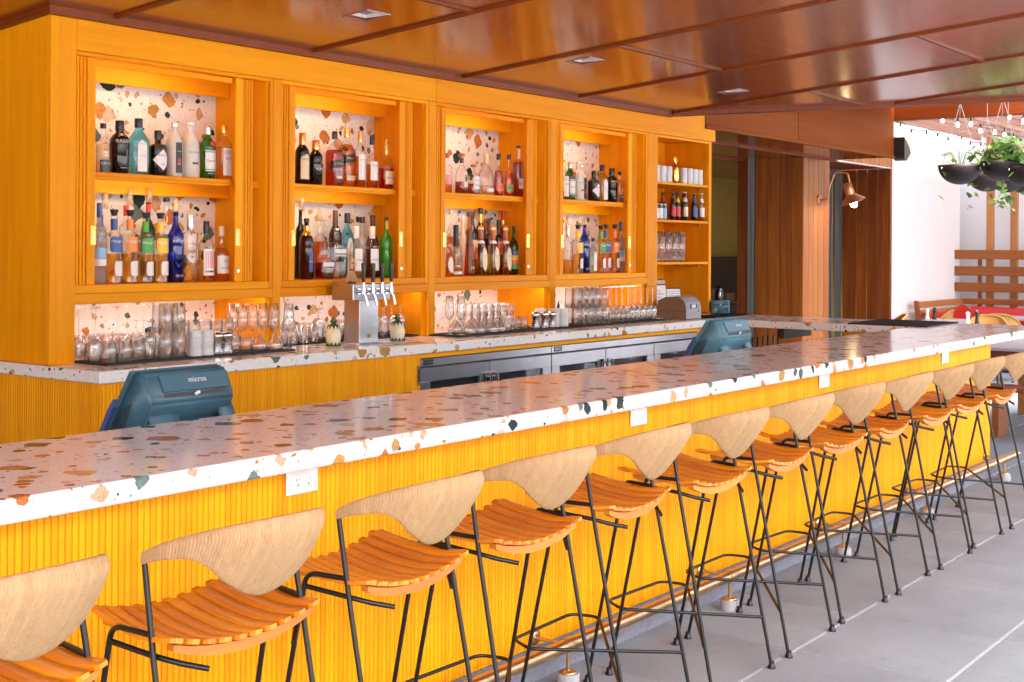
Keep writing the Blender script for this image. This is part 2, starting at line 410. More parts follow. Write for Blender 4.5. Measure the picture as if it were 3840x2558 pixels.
for i in range(len(XB) - 1):
    a, b = XB[i], XB[i + 1]
    ys = [-.8, 1.60, 4.46, YC] if i % 2 else [-.8, .17, 3.03, YC]
    if b < 4.2: ys[-1] = 7.3
    for y0, y1 in zip(ys, ys[1:]):
        poly = clip(rect(a, b, y0, y1), ins)
        if len(poly) < 3: continue
        pm = MB(); hole = [l for l in LIGHTS if a < l[0] < b and y0 < l[1] < y1]
        if hole:
            hx, hy = hole[0]; h = .085
            for q in (rect(a, hx-h, y0, y1), rect(hx+h, b, y0, y1), rect(hx-h, hx+h, y0, hy-h), rect(hx-h, hx+h, hy+h, y1)): slab(pm, clip(q, ins), 0, .02)
        else: slab(pm, poly, 0, .02)
        obj('ceiling_panel', pm, 'ceiling_wood', ceiling)
        if y1 < 5 :
            bt = MB(); slab(bt, clip(rect(a + .018, b - .018, y1 - .012, y1 + .012), ins), -.013, .004); 
            if bt.v: obj('batten', bt, 'batten_wood', ceiling)
    bt = MB(); slab(bt, clip(rect(a - .013, a + .013, -.8, YC - .03 if a > 3.8 else 7.3), ins), -.015, .003); obj('batten', bt, 'batten_wood', ceiling)
et = MB(); e0 = (9.96, DIAG - 9.96); e1 = (14.8, DIAG - 14.8)
slab(et, [(e0[0]-.05, e0[1]-.05+.0), (e1[0]-.05, e1[1]-.05), (e1[0]+.012, e1[1]+.012), (e0[0]+.012, e0[1]+.012)], -.030, .215); obj('edge_trim', et, 'batten_wood', ceiling)
et = MB(); slab(et, rect(-3.2, 14.7, -.86, -.8), -.03, .22); obj('edge_trim', et, 'batten_wood', ceiling)
et = MB(); slab(et, clip(rect(3.76, 9.93, YC - .028, YC + .004), ins), -.040, .002); obj('wall_trim', et, 'batten_wood', ceiling)
et = MB(); slab(et, rect(3.762, 3.79, YC + .004, 7.3), -.034, .002); obj('wall_trim', et, 'batten_wood', ceiling)
LL = ['left of the picture', 'leftmost of those in view, above the first cabinet bay', 'in the middle, above the third cabinet bay', 'rightmost of those in view, above the open shelves']
for (x, y), ll in zip(LIGHTS, LL):
    t = thing('recessed_light', 'square recessed ceiling downlight ' + ll, 'light', (x, y, zc(y)), 0, 'downlights in the timber ceiling')
    h = .085; fr = MB()
    for q in (rect(-h-.008, h+.008, -h-.008, -h), rect(-h-.008, h+.008, h, h+.008), rect(-h-.008, -h, -h, h), rect(h, h+.008, -h, h)): slab(fr, q, -.003, .002, lambda v: -SL * v)
    obj('frame', fr, 'alu', t)
    hs = MB(); hs.box(-h, -h+.004, -h, h, .006, .12).box(h-.004, h, -h, h, .006, .12).box(-h+.004, h-.004, -h, -h+.004, .006, .12).box(-h+.004, h-.004, h-.004, h, .006, .12)
    obj('reflector', hs, 'plate_white', t); obj('lamp', MB().lathe([(.04, .095), (.045, .10), (.045, .118)], 14), 'downlight', t)

# ================================================================ BACK BAR CABINET
YF, YB = 5.77, 6.24
cab = thing('back_bar_cabinet', 'orange maple back bar cabinet with four tambour bays and an open shelf end', 'cabinet', (3.8, YF, 1.054))
off = Vector((-3.8, -YF, -1.054))
def cp(name, mb, mat, par=cab):
    mb.v = [(a + off.x, b + off.y, c + off.z) for a, b, c in mb.v]
    return obj(name, mb, mat, par)
cp('end_panel', MB().cbox(3.80, 3.812, YF + .012, 7.2, 1.0545, 2.83), 'maple_z')
cp('end_post', MB().cbox(3.8, 3.948, YF - .012, YF + .012, 1.0545, 2.86), 'maple_z')
cp('header', MB().cbox(3.949, 6.783, YF - .010, YF + .02, 2.655, 2.89), 'maple_x')
cp('header', MB().cbox(6.785, 10.81, YF - .010, YF + .02, 2.655, 2.89), 'maple_x')
BX0 = [3.948, 5.364, 6.790, 8.231]; BX1 = [5.283, 6.697, 8.132, 9.582]
for i, (x0, x1) in enumerate(zip(BX0, BX1)):
    d1 = BX0[i + 1] if i < 3 else 9.765
    cp('divider', MB().cbox(x1 + .018, d1, YF - .006, YF + .02, 1.0545, 2.654), 'maple_z')
    cp('face_stile', MB().cbox(x1 - .006, x1 + .017, YF - .003, YF + .02, 1.41, 2.654), 'maple_z')
    cp('partition', MB().box(x1 - .02, x1 + .03, YF + .021, YB, 1.0545, 2.66), 'maple_z')
    if i == 0: cp('partition', MB().box(3.82, 3.946, YF + .021, YB, 1.0545, 2.66), 'maple_z')
    a, b = (x0 - .0 if i == 0 else BX1[i-1] + .031), x1 - .021
    cp('top_rail', MB().cbox(x0 + .001, x1 - .007, YF - .003, YF + .02, 2.633, 2.654), 'maple_x')
    cp('bottom_rail', MB().cbox(x0 + .001, x1 + .017, YF - .005, YF + .03, 1.354, 1.408), 'maple_x')
    cp('sill', MB().cbox(x0 + .001, x1 - .007, YF + .0, YF + .075, 1.409, 1.4515), 'maple_x')
    cp('deck', MB().box(a, b, YF + .076, YB, 1.38, 1.4515), 'maple_x')
    cp('cabinet_top', MB().box(a, b, YF + .021, YB, 2.662, 2.69), 'maple_x')
    cp('shelf', MB().cbox(a + .001, b - .001, YF + .075, YB - .002, 2.022, 2.045), 'maple_x')
    cp('back_panel', MB().box(a, b, YB, YB + .02, 1.0545, 2.66), 'terrazzo')
    cp('light_valance', MB().cbox(a + .002, b - .002, 6.11, 6.125, 2.555, 2.655), 'maple_x')
    cp('light_valance', MB().cbox(a + .002, b - .002, 6.11, 6.125, 1.945, 2.0215), 'maple_x')
    cp('head_board', MB().cbox(x0 + .14, x1 - .25, 5.82, 5.835, 2.60, 2.632), 'maple_x')
    cp('led_strip', MB().box(x0 + .16, x1 - .42, 5.838, 5.846, 2.610, 2.618), 'led')
    cp('led_strip', MB().box(x0 + .16, x1 - .42, 5.861, 5.869, 2.010, 2.018), 'led')
    cp('shelf_lip', MB().cbox(a + .002, b - .002, 5.846, 5.858, 2.006, 2.0218, .002), 'maple_x')
    cp('led_strip', MB().box(x0 + .05, x1 - .06, YF + .032, YF + .042, 1.358, 1.366), 'led_fill')  # added strip behind the rail, brightens the glasses below
    # tambour doors: slats and a stile with a brass pull
    for side in (0, 1):
        s0, s1 = ((x0 + .008, x0 + .092) if not side else (x1 - .190, x1 - .108))
        st0, st1 = ((x0 + .093, x0 + .143) if not side else (x1 - .244, x1 - .191))
        dr = cp('tambour_door', MB().cbox(st0, st1, 5.795, 5.812, 1.452, 2.632), 'maple_z')
        for k in range(4):
            w = (s1 - s0) / 4; xa = s0 + k * w; pr = [(xa + .001, 5.811), (xa + .003, 5.803), (xa + w/2, 5.798), (xa + w - .003, 5.803), (xa + w - .001, 5.811)]
            cp('tambour_slat', MB().prism(pr, 1.452, 2.632, 'z', True), 'maple_z', dr)
        xc = (st0 + st1) / 2 + (.012 if not side else -.012)
        hp = MB(); hp.cbox(xc - .016, xc + .016, 5.7915, 5.7948, 1.66, 1.76, .001); cp('pull', hp, 'gold', dr)
        cp('pull_recess', MB().cbox(xc - .008, xc + .008, 5.7908, 5.7914, 1.68, 1.74, .0002), 'brass', dr)
        if side: cp('lock', MB().tube([(xc, 5.795, 1.515), (xc, 5.787, 1.515)], .011, 12), 'chrome', dr)
# open shelf end
cp('end_side', MB().cbox(10.70, 10.75, YF - .003, YB + .02, 1.0545, 2.654), 'maple_z')
cp('top_rail', MB().cbox(9.766, 10.699, YF, YF + .02, 2.63, 2.653), 'maple_x')
cp('back_board', MB().box(9.615, 10.699, YB, YB + .02, 1.37, 2.66), 'maple_z')
cp('back_panel', MB().box(9.615, 10.699, YB - .01, YB + .02, 1.0545, 1.36), 'terrazzo')
cp('cabinet_top', MB().box(9.615, 10.699, YF + .021, YB, 2.655, 2.68), 'maple_x')
for z in (2.246, 1.913, 1.539): cp('shelf', MB().cbox(9.766, 10.698, YF + .002, YB - .002, z - .023, z), 'maple_x')
for z in (2.205, 1.872, 1.498):
    for y in (5.86, 6.12): cp('shelf_bracket', MB().lathe([(.0, -.012), (.010, -.010), (.010, .006), (0, .008)], 8, (10.689, y, z)), 'chrome')

# ================================================================ BACK COUNTER with return
ZT, ZB = 1.054, .994
bc = thing('back_counter', 'white terrazzo back counter with fluted orange front, turning at its right end', 'counter', (3.76, 5.284, 0))
off = Vector((-3.76, -5.284, 0))
bp = lambda n, mb, mat, par=bc: cp(n, mb, mat, par)
ct = bp('countertop', MB().cbox(3.76, 10.0, 5.284, 7.2, ZB, ZT, .006), 'terrazzo')
bp('countertop', MB().cbox(10.001, 10.85, 4.196, 6.4, ZB, ZT, .006), 'terrazzo')
bp('lift_flap', MB().cbox(10.0, 10.85, 3.606, 4.190, ZB, ZT, .006), 'terrazzo')
bp('flap_support', MB().cbox(10.03, 10.82, 3.62, 4.17, .962, .993), 'maple_x')
bp('carcass', MB().box(3.795, 6.12, 5.315, 7.2, .06, .993), 'maple_z')
bp('carcass', MB().box(9.71, 10.01, 5.345, 6.2, .06, .993), 'maple_z')
bp('carcass', MB().box(6.12, 9.71, 5.80, 6.2, .06, .993), 'interior_dark')
bp('top_strip', MB().cbox(6.121, 9.709, 5.325, 5.36, .960, .9935), 'maple_x')
bp('plinth', MB().box(3.82, 10.0, 5.35, 7.1, 0, .06), 'kick')
P = .0203
def flute(r=.0100, dep=.0050): return [(-r, 0), (-r*.92, -dep*.55), (-r*.5, -dep*.95), (0, -dep*1.05), (r*.5, -dep*.95), (r*.92, -dep*.55), (r, 0)]
fl = MB().prism(flute(), .065, .9935, 'z', True).mesh('flute')
for k in range(int((6.115 - 3.80) / P)): obj('flute', fl, 'flute', bc, Vector((3.806 + k * P, 5.3145, 0)) + off)
for k in range(14): obj('flute', fl, 'flute', bc, Vector((9.722 + k * P, 5.3445, 0)) + off)
for k in range(62): obj('flute', fl, 'flute', bc, Vector((3.7945, 5.328 + k * P, 0)) + off, (0, 0, R(-90)))
pl = bp('recessed_pull', MB().cbox(6.083, 6.113, 5.303, 5.3075, .80, .92, .001), 'brass'); bp('pull_recess', MB().box(6.091, 6.105, 5.3022, 5.3029, .82, .90), 'slot_dark', pl)

# ---- under-counter refrigerators
def fridge(x0, n, label):
    t = thing('refrigerator', label, 'refrigerator', (x0, 5.33, .06), 0, 'steel refrigerators under the back counter')
    W = .7125; w = W * n
    obj('cabinet', MB().box(.003, w - .003, .035, .45, 0, .897), 'hull_dark', t)
    tp = obj('top_panel', MB().cbox(.003, w - .003, 0, .03, .848, .897), 'steel', t)
    obj('badge', MB().cbox(.03, .125, -.003, -.0003, .856, .890, .001), 'c_black', tp)
    v, f = text_mesh('Perlick'); obj('lettering', MB().add([(.0775 + a * .027, -.0036, .873 + b * .027) for a, b, c in v], f), 'c_silver', tp)
    for k in range(n):
        a = k * W + .004; b = (k + 1) * W - .004
        d = MB(); d.cbox(a, b, 0, .03, .748, .838).cbox(a, a + .10, 0, .03, .02, .7475).cbox(b - .10, b, 0, .03, .02, .7475).cbox(a + .1003, b - .1003, 0, .03, .02, .10)
        dr = obj('door', d, 'steel', t)
        obj('glass', MB().box(a + .101, b - .101, .012, .016, .101, .7475), 'pane', dr)
        hb = MB(); hx = b - .03 if k % 2 == 0 else a + .03
        hb.tube([(hx, -.035, .76), (hx, -.035, .45)], .011, 10).tube([(hx, .0, .74), (hx, -.035, .74)], .009, 8); hb.cbox(hx - .05, hx + .02, -.016, -.0005, .70, .765)
        obj('handle', hb, 'chrome', dr)
        hg = MB().cbox(b - .06, b - .01, -.004, -.0004, .842, .847, .0005); obj('hinge', hg, 'slot_dark', dr)
    sh = MB()
    for z in (.22, .45): sh.box(.02, w - .02, .05, .42, z, z + .006)
    obj('shelf', sh, 'steel', t)
    return t
fridge(6.137, 2, 'left steel under-counter refrigerator with two glass doors')
fridge(7.564, 3, 'right steel under-counter refrigerator with three glass doors')
cc = ['c_blue', 'c_silver', 'c_green', 'c_teal', 'c_red', 'c_gold', 'c_white']
canm = MB().lathe([(.026, 0), (.031, .006), (.031, .104), (.026, .116), (.026, .120), (.023, .118)], 12)
cans = {}
for b0, n in ((6.137, 2), (7.564, 3)):
    for k in range(n):
        for j in range(7):
            for rw in range(2):
                kk = cc[(j * 3 + k * 5 + rw) % 7]
                if kk not in cans: cans[kk] = canm.mesh('can')
                o = obj('drink_can', cans[kk], kk, None, (b0 + k * .7125 + .14 + j * .072, 5.42 + rw * .075, .735))
                tag(o, 'small drink can on the top shelf inside a glass-doored steel refrigerator', 'can', 'cans inside the refrigerators')
# shelves carry them
for b0, n in ((6.137, 2), (7.564, 3)):
    s_ = [o for o in bpy.data.objects if o.name.startswith('refrigerator') and abs(o.location.x - b0) < .01][0]
    obj('shelf', MB().box(.02, .7125 * n - .02, .05, .42, .667, .674), 'steel', s_)

# ================================================================ FRONT BAR
bar = thing('bar_counter', 'long front bar with white terrazzo top and fluted orange front', 'counter', (0, 2.9, 0))
off = Vector((0, -2.9, 0))
bp = lambda n, mb, mat, par=bar: cp(n, mb, mat, par)
bp('countertop', MB().cbox(-.9, 10.85, 2.805, 3.603, ZB, ZT, .005), 'terrazzo')
bp('front_panel', MB().box(-.85, 9.725, 2.911, 2.95, .125, .9935), 'maple_z')
bp('end_panel', MB().box(9.70, 9.7255, 2.951, 3.55, .0, .9935), 'maple_z')
bp('rear_panel', MB().box(-.85, 9.699, 3.50, 3.54, .0, .9935), 'interior_dark')
bp('kick_plate', MB().box(-.85, 9.72, 2.905, 2.93, 0, .128), 'kick')
fl2 = MB().prism(flute(), .131, .9935, 'z', True).mesh('flute')
i0 = round((1.5) / P)
for k in range(i0, i0 + 300): obj('flute', fl2, 'flute', bar, (k * P + .01, 2.9105 - 2.9, 0))
rest = MB()
for k in list(range(-40, i0)) + list(range(i0 + 300, int(9.72 / P))): rest.prism([(a + k * P + .01, b + .0105) for a, b in flute()], .131, .9935, 'z', True)
stuff(obj('flutes', rest, 'flute', bar))
# leg under the overhanging end
bp('end_leg', MB().cbox(10.60, 10.72, 3.30, 3.42, 0, .9935), 'interior_dark')

ol = MB().cbox(-.066, .066, -.004, 0, -.037, .037, .0015).mesh('wall_plate')
orc = MB()
for sx in (-1, 1):
    for dx in (-.007, .007): orc.box(sx*.022 + dx - .0012, sx*.022 + dx + .0012, -.0082, -.0079, .003, .012)
    orc.box(sx*.022 - .003, sx*.022 + .003, -.0082, -.0079, -.012, -.006)
orm = orc.mesh('socket')
ofm = MB().cbox(-.045, .045, -.0078, -.0041, -.019, .019, .0008).mesh('receptacle')
wh = ['first from the left', 'second from the left', 'third from the left', 'farthest right']
xs = []
def place_outlets(xl):
    for x, l in zip(xl, wh):
        t = thing('power_outlet', 'white outlet plate under the bar top, ' + l, 'outlet', (x, 2.9005, .940), 0, 'outlets under the bar top')
        obj('wall_plate', ol, 'plate_white', t); r_ = obj('receptacle', ofm, 'plate_white', t); obj('socket', orm, 'slot_dark', r_)
place_outlets([2.790, 4.763, 6.708, 8.694])

# ---- brass foot rail
fr = thing('foot_rail', 'brass foot rail on posts along the foot of the bar', 'foot rail', (0, 2.775, 0))
obj('rail', MB().tube([(-.85, 0, .155), (9.93, 0, .155)], .025, 16), 'brass', fr)
for x in (-.0 + 1.40, 2.735, 4.06, 5.37, 6.69, 8.0, 9.62):
    sp = obj('post', MB().tube([(x, 0, .055), (x, 0, .135)], .008, 10), 'brass', fr)
    obj('collar', MB().tube([(x - .022, 0, .155), (x + .022, 0, .155)], .0285, 16), 'brass', sp)
    obj('flange', MB().lathe([(.033, .050), (.033, .056), (.012, .060)], 16, (x, 0, 0)), 'brass', sp)
    obj('footing', MB().lathe([(.043, .0), (.043, .049), (.040, .050)], 18, (x, 0, 0)), 'concrete_base', sp)
    ar = obj('wall_arm', MB().tube([(x - .015, .02, .158), (x - .045, .124, .170)], .007, 8), 'brass', fr)
    fm = MB().lathe([(.030, 0), (.030, .005), (.012, .008)], 16); fm.v = [(x - .045 + a, .1265 - c, .170 + b) for a, b, c in fm.v]; obj('wall_flange', fm, 'brass', ar)

# ================================================================ WALLS, PIERS, SOFFIT on the right
YW = 6.62
fas = thing('soffit', 'brown timber soffit and fascia above the doorway right of the cabinet', 'soffit', (10.8, 5.75, 2.775))
off = Vector((-10.8, -5.75, -2.775))
fp = lambda n, mb, mat, par=fas: cp(n, mb, mat, par)
for a, b in ((10.6, 12.60), (12.615, 15.33)): fp('fascia_board', MB().cbox(a, b, 5.75, 5.775, 2.80, 3.50), 'fascia_wood')
fp('joint_strip', MB().box(12.60, 12.615, 5.757, 5.775, 2.80, 3.5), 'interior_dark')
fp('lower_trim', MB().cbox(10.6, 15.335, 5.738, 5.78, 2.765, 2.799), 'fascia_wood')
fp('end_board', MB().box(15.305, 15.33, 5.776, 6.62, 2.78, 3.5), 'fascia_wood')
for i in range(4): fp('soffit_panel', MB().box(10.76 + i * 1.14, 10.76 + (i+1) * 1.14 - .006, 5.781, 10.6, 2.776, 2.79), 'ceiling_wood')
for y in (6.45, 7.4, 8.6): fp('batten', MB().box(10.76, 15.3, y, y + .04, 2.755, 2.7755), 'batten_wood')

pier = thing('plank_wall', 'timber plank wall with open doorways behind the counter return', 'wall', (14.67, YW, 0))
off = Vector((-14.67, -YW, 0))
pp = lambda n, mb, mat, par=pier: cp(n, mb, mat, par)
pp('core', MB().box(14.685, 15.43, YW + .015, 7.50, 0, 3.4), 'interior_dark')
ys = [6.62, 6.775, 6.93, 7.095, 7.265]
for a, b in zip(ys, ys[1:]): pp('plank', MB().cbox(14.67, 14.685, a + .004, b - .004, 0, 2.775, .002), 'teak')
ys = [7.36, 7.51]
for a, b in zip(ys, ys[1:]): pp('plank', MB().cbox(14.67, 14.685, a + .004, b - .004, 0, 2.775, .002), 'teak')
tr = MB()
for a, b in ((7.268, 7.295), (7.30, 7.315), (7.32, 7.356)): tr.box(14.655, 14.69, a, b, 0, 2.775)
pp('door_track', tr, 'alu')
xs_ = [14.672, 14.82, 14.965, 15.11, 15.275, 15.445]
for a, b in zip(xs_, xs_[1:]): pp('plank', MB().cbox(a + .004, b - .004, YW, YW + .0145, 0, 3.4, .002), 'teak_lit')  # front planks paler than the side ones: patio light in the colour
n = 14
for k in range(n):
    a = 15.447 + k * (17.55 - 15.447) / n; b = a + (17.55 - 15.447) / n
    pp('plank', MB().cbox(a + .004, b - .004, YW, YW + .0145, 2.80, 3.4, .002), 'teak_lit')
pp('lintel_edge', MB().box(15.44, 17.55, YW - .004, YW + .08, 2.785, 2.7995), 'plate_white')
ys = [6.64, 6.81, 6.96, 7.115, 7.32]
for a, b in zip(ys, ys[1:]): pp('plank', MB().cbox(17.545, 17.56, a + .004, b - .004, 0, 2.785, .002), 'teak')
pp('corner_trim', MB().cbox(17.54, 17.60, YW, YW + .018, 0, 3.4), 'fence_wood')
pp('lintel_soffit', MB().box(15.45, 17.54, YW + .081, 7.5, 2.787, 2.80), 'batten_wood')
dj = MB(); dj.box(17.47, 17.53, 7.33, 7.40, 0, 2.72).box(17.40, 17.44, 7.42, 7.47, 0, 2.72).box(15.5, 17.53, 7.33, 7.40, 2.72, 2.785)
pp('door_frame', dj, 'alu'); pp('door_glass', MB().box(15.46, 17.40, 7.44, 7.446, 0, 2.70), 'pane')

ww = thing('white_wall', 'bright white rendered patio wall beyond the timber wall', 'wall', (17.56, 6.62, 0))
off = Vector((-17.56, -YW, 0))
cp('render_face', MB().box(17.562, 20.6, YW + .03, YW + .25, 0, 3.25), 'white_wall', ww)
cp('reveal', MB().box(17.602, 17.75, YW + .006, YW + .0295, 0, 3.25), 'white_wall', ww)
bwall = thing('boundary_wall', 'white wall behind the slatted timber screen of the patio', 'wall', (20.9, 0, 0))
obj('render_face', MB().box(0, .25, -6, 6.87, 0, 3.6), 'white_wall', bwall)
obj('coping', MB().box(-.03, .28, -6, 6.9, 3.601, 3.66), 'white_wall', bwall)

# interior seen past the shelf end
rd_ = struct('shade_slab', MB().box(9.0, 15.2, 4.4, 12.0, 3.55, 3.65), 'fascia_wood')  # added slab out of view, keeps sky light off the fascia
yw = struct('interior_wall', MB().box(3.9, 21.3, 10.0, 10.1, 0, 3.2).box(21.2, 21.3, 6.9, 10.0, 0, 3.2), 'yellow_wall')
struct('interior_ceiling', MB().box(15.31, 21.3, 7.5, 10.0, 2.81, 2.9).box(3.9, 10.75, 7.46, 10.0, 2.81, 2.9), 'ceiling_wood')
sb = thing('service_station', 'dark service cabinet in the room behind the bar', 'cabinet', (16.9, 9.55, 0))
obj('cabinet', MB().cbox(0, 3.2, 0, .4, 0, .80, .01), 'interior_dark', sb); obj('hutch', MB().cbox(0, 3.2, .25, .4, 1.0 - .174, 1.53, .01), 'interior_dark', sb); obj('worktop', MB().cbox(-.02, 3.22, -.03, .245, 1.0 - .199, .825), 'table_wood', sb)
jug = thing('coffee_jug', 'polished steel coffee jug on the dark service cabinet', 'jug', (18.22, 9.63, .8255))
obj('body', MB().lathe([(.06, 0), (.07, .01), (.072, .12), (.055, .19), (.045, .21)], 16), 'chrome', jug); obj('lid', MB().lathe([(.046, .211), (.05, .225), (.03, .25), (.0, .255)], 14), 'c_black', jug)
obj('handle', MB().tube(bez([(.05, 0, .2), (.12, 0, .19), (.12, 0, .06), (.07, 0, .05)]), .009, 6), 'c_black', jug)
bk = thing('wicker_basket', 'brown wicker basket beside the coffee jug', 'basket', (17.88, 9.66, .8255)); obj('basket', MB().lathe([(.11, 0), (.13, .2), (.137, .205), (.12, .19), (.10, .02)], 16), 'wicker_dark', bk); obj('rim', MB().lathe([(.128, .206), (.139, .21), (.139, .218), (.128, .22)], 16, close=True), 'wicker_dark', bk)
bx_ = obj('dark_box', MB().cbox(0, .3, 0, .1, 0, .13, .006), 'wicker_dark', None, (18.4, 9.60, .8255)); tag(bx_, 'low brown box right of the coffee jug', 'box')
# ================================================================ BAR STOOLS
def backrest():
    N, V = 400, 16; A = 1.45
    def pt(u, v, off_):
        a = u * A; cx = .222 * math.sin(a) / math.sin(A); cyy = -.222 * (math.cos(a) - math.cos(A)) / (1 - math.cos(A))
        q = max(0, 1 - abs(u) / .68); q = q * q * (3 - 2 * q)
        zb = .940 + .010 * (1 - abs(u)) + .020 * math.sin(math.pi * min(1, (1 - abs(u)) / .60)) - .096 * q
        zt = .966 + .094 * math.cos(u * math.pi / 2) ** .85
        z = zb + (zt - zb) * v
        lean = -(z - .955) * .72 * math.cos(u * math.pi / 2) + .030 * max(0, (v - .72) / .28) ** 2 * math.cos(u * math.pi / 2)
        bow = .010 * math.sin(v * math.pi) * q
        nx, ny = math.sin(a) * .8, -math.cos(a)
        return Vector((cx + nx * off_, cyy + ny * off_ + lean - bow, z))
    m = MB(); th = .0075; loop = 2 * V
    for i in range(N + 1):
        u = -1 + 2 * i / N; rg = .0015 * abs(math.sin(i * math.pi / 4)) - .0008
        ring = []
        for j in range(loop):
            k = j / loop * 2 * math.pi
            # rounded flat section: down the outside, up the inside
            vv = .5 - .5 * math.cos(k); o = th * math.copysign(abs(math.sin(k)) ** .4, math.sin(k))
            ring.append(pt(u, vv, o + (rg if o > 0 else -rg) ))
        m.v += [tuple(p) for p in ring]
    for i in range(N):
        for j in range(loop):
            m.f.append((i*loop+j, i*loop+(j+1) % loop, (i+1)*loop+(j+1) % loop, (i+1)*loop+j)); m.sm.append(True)
    for e in (0, N): m.f.append(tuple(range(e*loop, (e+1)*loop))); m.sm.append(False)
    me = m.mesh('backrest'); at = me.attributes.new('cord', 'FLOAT', 'POINT'); rd = random.Random(3); cv = [rd.random() for _ in range(N // 2 + 2)]
    at.data.foreach_set('value', [cv[(i // loop) // 4] for i in range(len(me.vertices))])
    return me
def make_stool():
    t = thing('bar_stool', 'x', 'bar stool', (0, 0, 0))
    obj('backrest', backrest(), 'rope', t)
    bm_ = 'black_metal'
    footm = MB().lathe([(.0165, 0), (.0165, .008), (.011, .014), (.011, .028)], 10).mesh('foot')
    for s in (-1, 1):
        lg = obj('leg', MB().tube([(s*.228, -.195, .012), (s*.222, -.045, .73), (s*.216, -.001, .94), (s*.214, .003, .957)], .0070, 8), bm_, t)
        obj('foot', footm, bm_, lg, (s*.228, -.196, 0))
        lg = obj('leg', MB().tube(bez([(s*.247, .254, .012), (s*.236, .095, .79), (s*.219, -.034, .787)]), .0070, 8), bm_, t)
        obj('foot', footm, bm_, lg, (s*.247, .255, 0))
        obj('seat_rod', MB().tube([(s*.236, .100, .752), (s*.212, -.03, .738), (s*.170, -.075, .720), (s*.125, -.118, .706)], .0070, 8), bm_, t)
    a = [( .225, -.155, .195), (-.240, .203, .262), (-.195, .300, .268), (.195, .300, .268), (.240, .203, .262), (-.225, -.155, .182)]
    obj('footrest', MB().tube(bez(a, 5), .0062, 8), bm_, t)
    W = .0455
    zp = lambda y:  .036 * max(0, (y + .02) / .26) ** 2 + .016 * max(0, (-.0 - y) / .12) ** 2 - (.012 if y > .215 else 0)
    ys = [-.112, -.100, -.06, -.01, .05, .11, .17, .215, .238, .246]
    for k in range(10):
        x = (k - 4.5) * W; z = .033 * (x / .21) ** 2 - .006
        sw = W * .42; m = MB(); top = []; 
        for y in ys:
            e = .55 if y in (ys[0], ys[-1]) else .88 if y in (ys[1], ys[-2]) else 1
            wv = .94 + .08 * math.sin((y + .112) / .36 * math.pi)
            zz = zp(y); top.append([(-sw*e*wv, y, zz - .0018), (-sw*e*wv*.94, y, zz), (sw*e*wv*.94, y, zz), (sw*e*wv, y, zz - .0018), (sw*e*wv, y, zz - .011), (-sw*e*wv, y, zz - .011)])
        for i, r in enumerate(top): m.v += r
        for i in range(len(ys) - 1):
            for j in range(6): m.f.append((i*6+j, i*6+(j+1) % 6, (i+1)*6+(j+1) % 6, (i+1)*6+j)); m.sm.append(j == 1)
        for e in (0, len(ys) - 1): m.f.append(tuple(range(e*6, e*6+6))); m.sm.append(False)
        sl_ = obj('slat', m, 'slat_wood', t, (x, 0, z + .752), (0, -math.atan(.066 * x / .0441), 0))
    for y in (-.082, .165):
        m = MB(); zz = zp(y) + .752; n = 14
        for i in range(n + 1):
            x = -.205 + .41 * i / n; z = .033 * (x / .21) ** 2 - .006 + zz - .0115; hh = .025 - .010 * abs(x / .205) ** 3
            m.v += [(x, y - .012, z), (x, y + .012, z), (x, y + .012, z - hh), (x, y - .012, z - hh)]
        for i in range(n):
            for j in range(4): m.f.append((i*4+j, i*4+(j+1) % 4, (i+1)*4+(j+1) % 4, (i+1)*4+j)); m.sm.append(False)
        for e in (0, n): m.f.append(tuple(range(e*4, e*4+4))); m.sm.append(False)
        obj('seat_rail', m, 'rail_wood', t)
    scr = MB()
    for k in range(10):
        x = (k - 4.5) * W
        for y in (-.082, .165): scr.lathe([(.0032, 0), (.0032, .0006)], 6, (x, y, .033 * (x / .21) ** 2 - .006 + zp(y) + .752 - .0001))
    stuff(obj('screws', scr, 'brass', t))
    return t
st0 = make_stool()
ords = ['cut off at the picture\'s left edge', 'second from the left', 'third from the left', 'fourth from the left', 'fifth from the left', 'sixth from the left', 'sixth from the right', 'fifth from the right', 'fourth from the right', 'third from the right', 'second from the right', 'farthest right']
for k, w_ in enumerate(ords):
    s = st0 if k == 0 else copy_tree(st0)
    x = 1.445 + .612 * k + (0, .0, .01, -.008, .006, 0, 0, .0, -.01, .008, 0, .012)[k]
    y = 2.46 + (-.055, -.05, -.03, -.012, .008, 0, 0, .008, 0, -.006, .006, 0)[k]
    s.location = (x, y, 0); s.rotation_euler = (0, 0, R((2, -2, 2.5, -1.5, 3, -2, 1, -3, 2, -1, -2.5, 2)[k]))
    tag(s, 'rope-backed bar stool with slatted orange seat, ' + w_, 'bar stool', 'bar stools along the front of the bar')

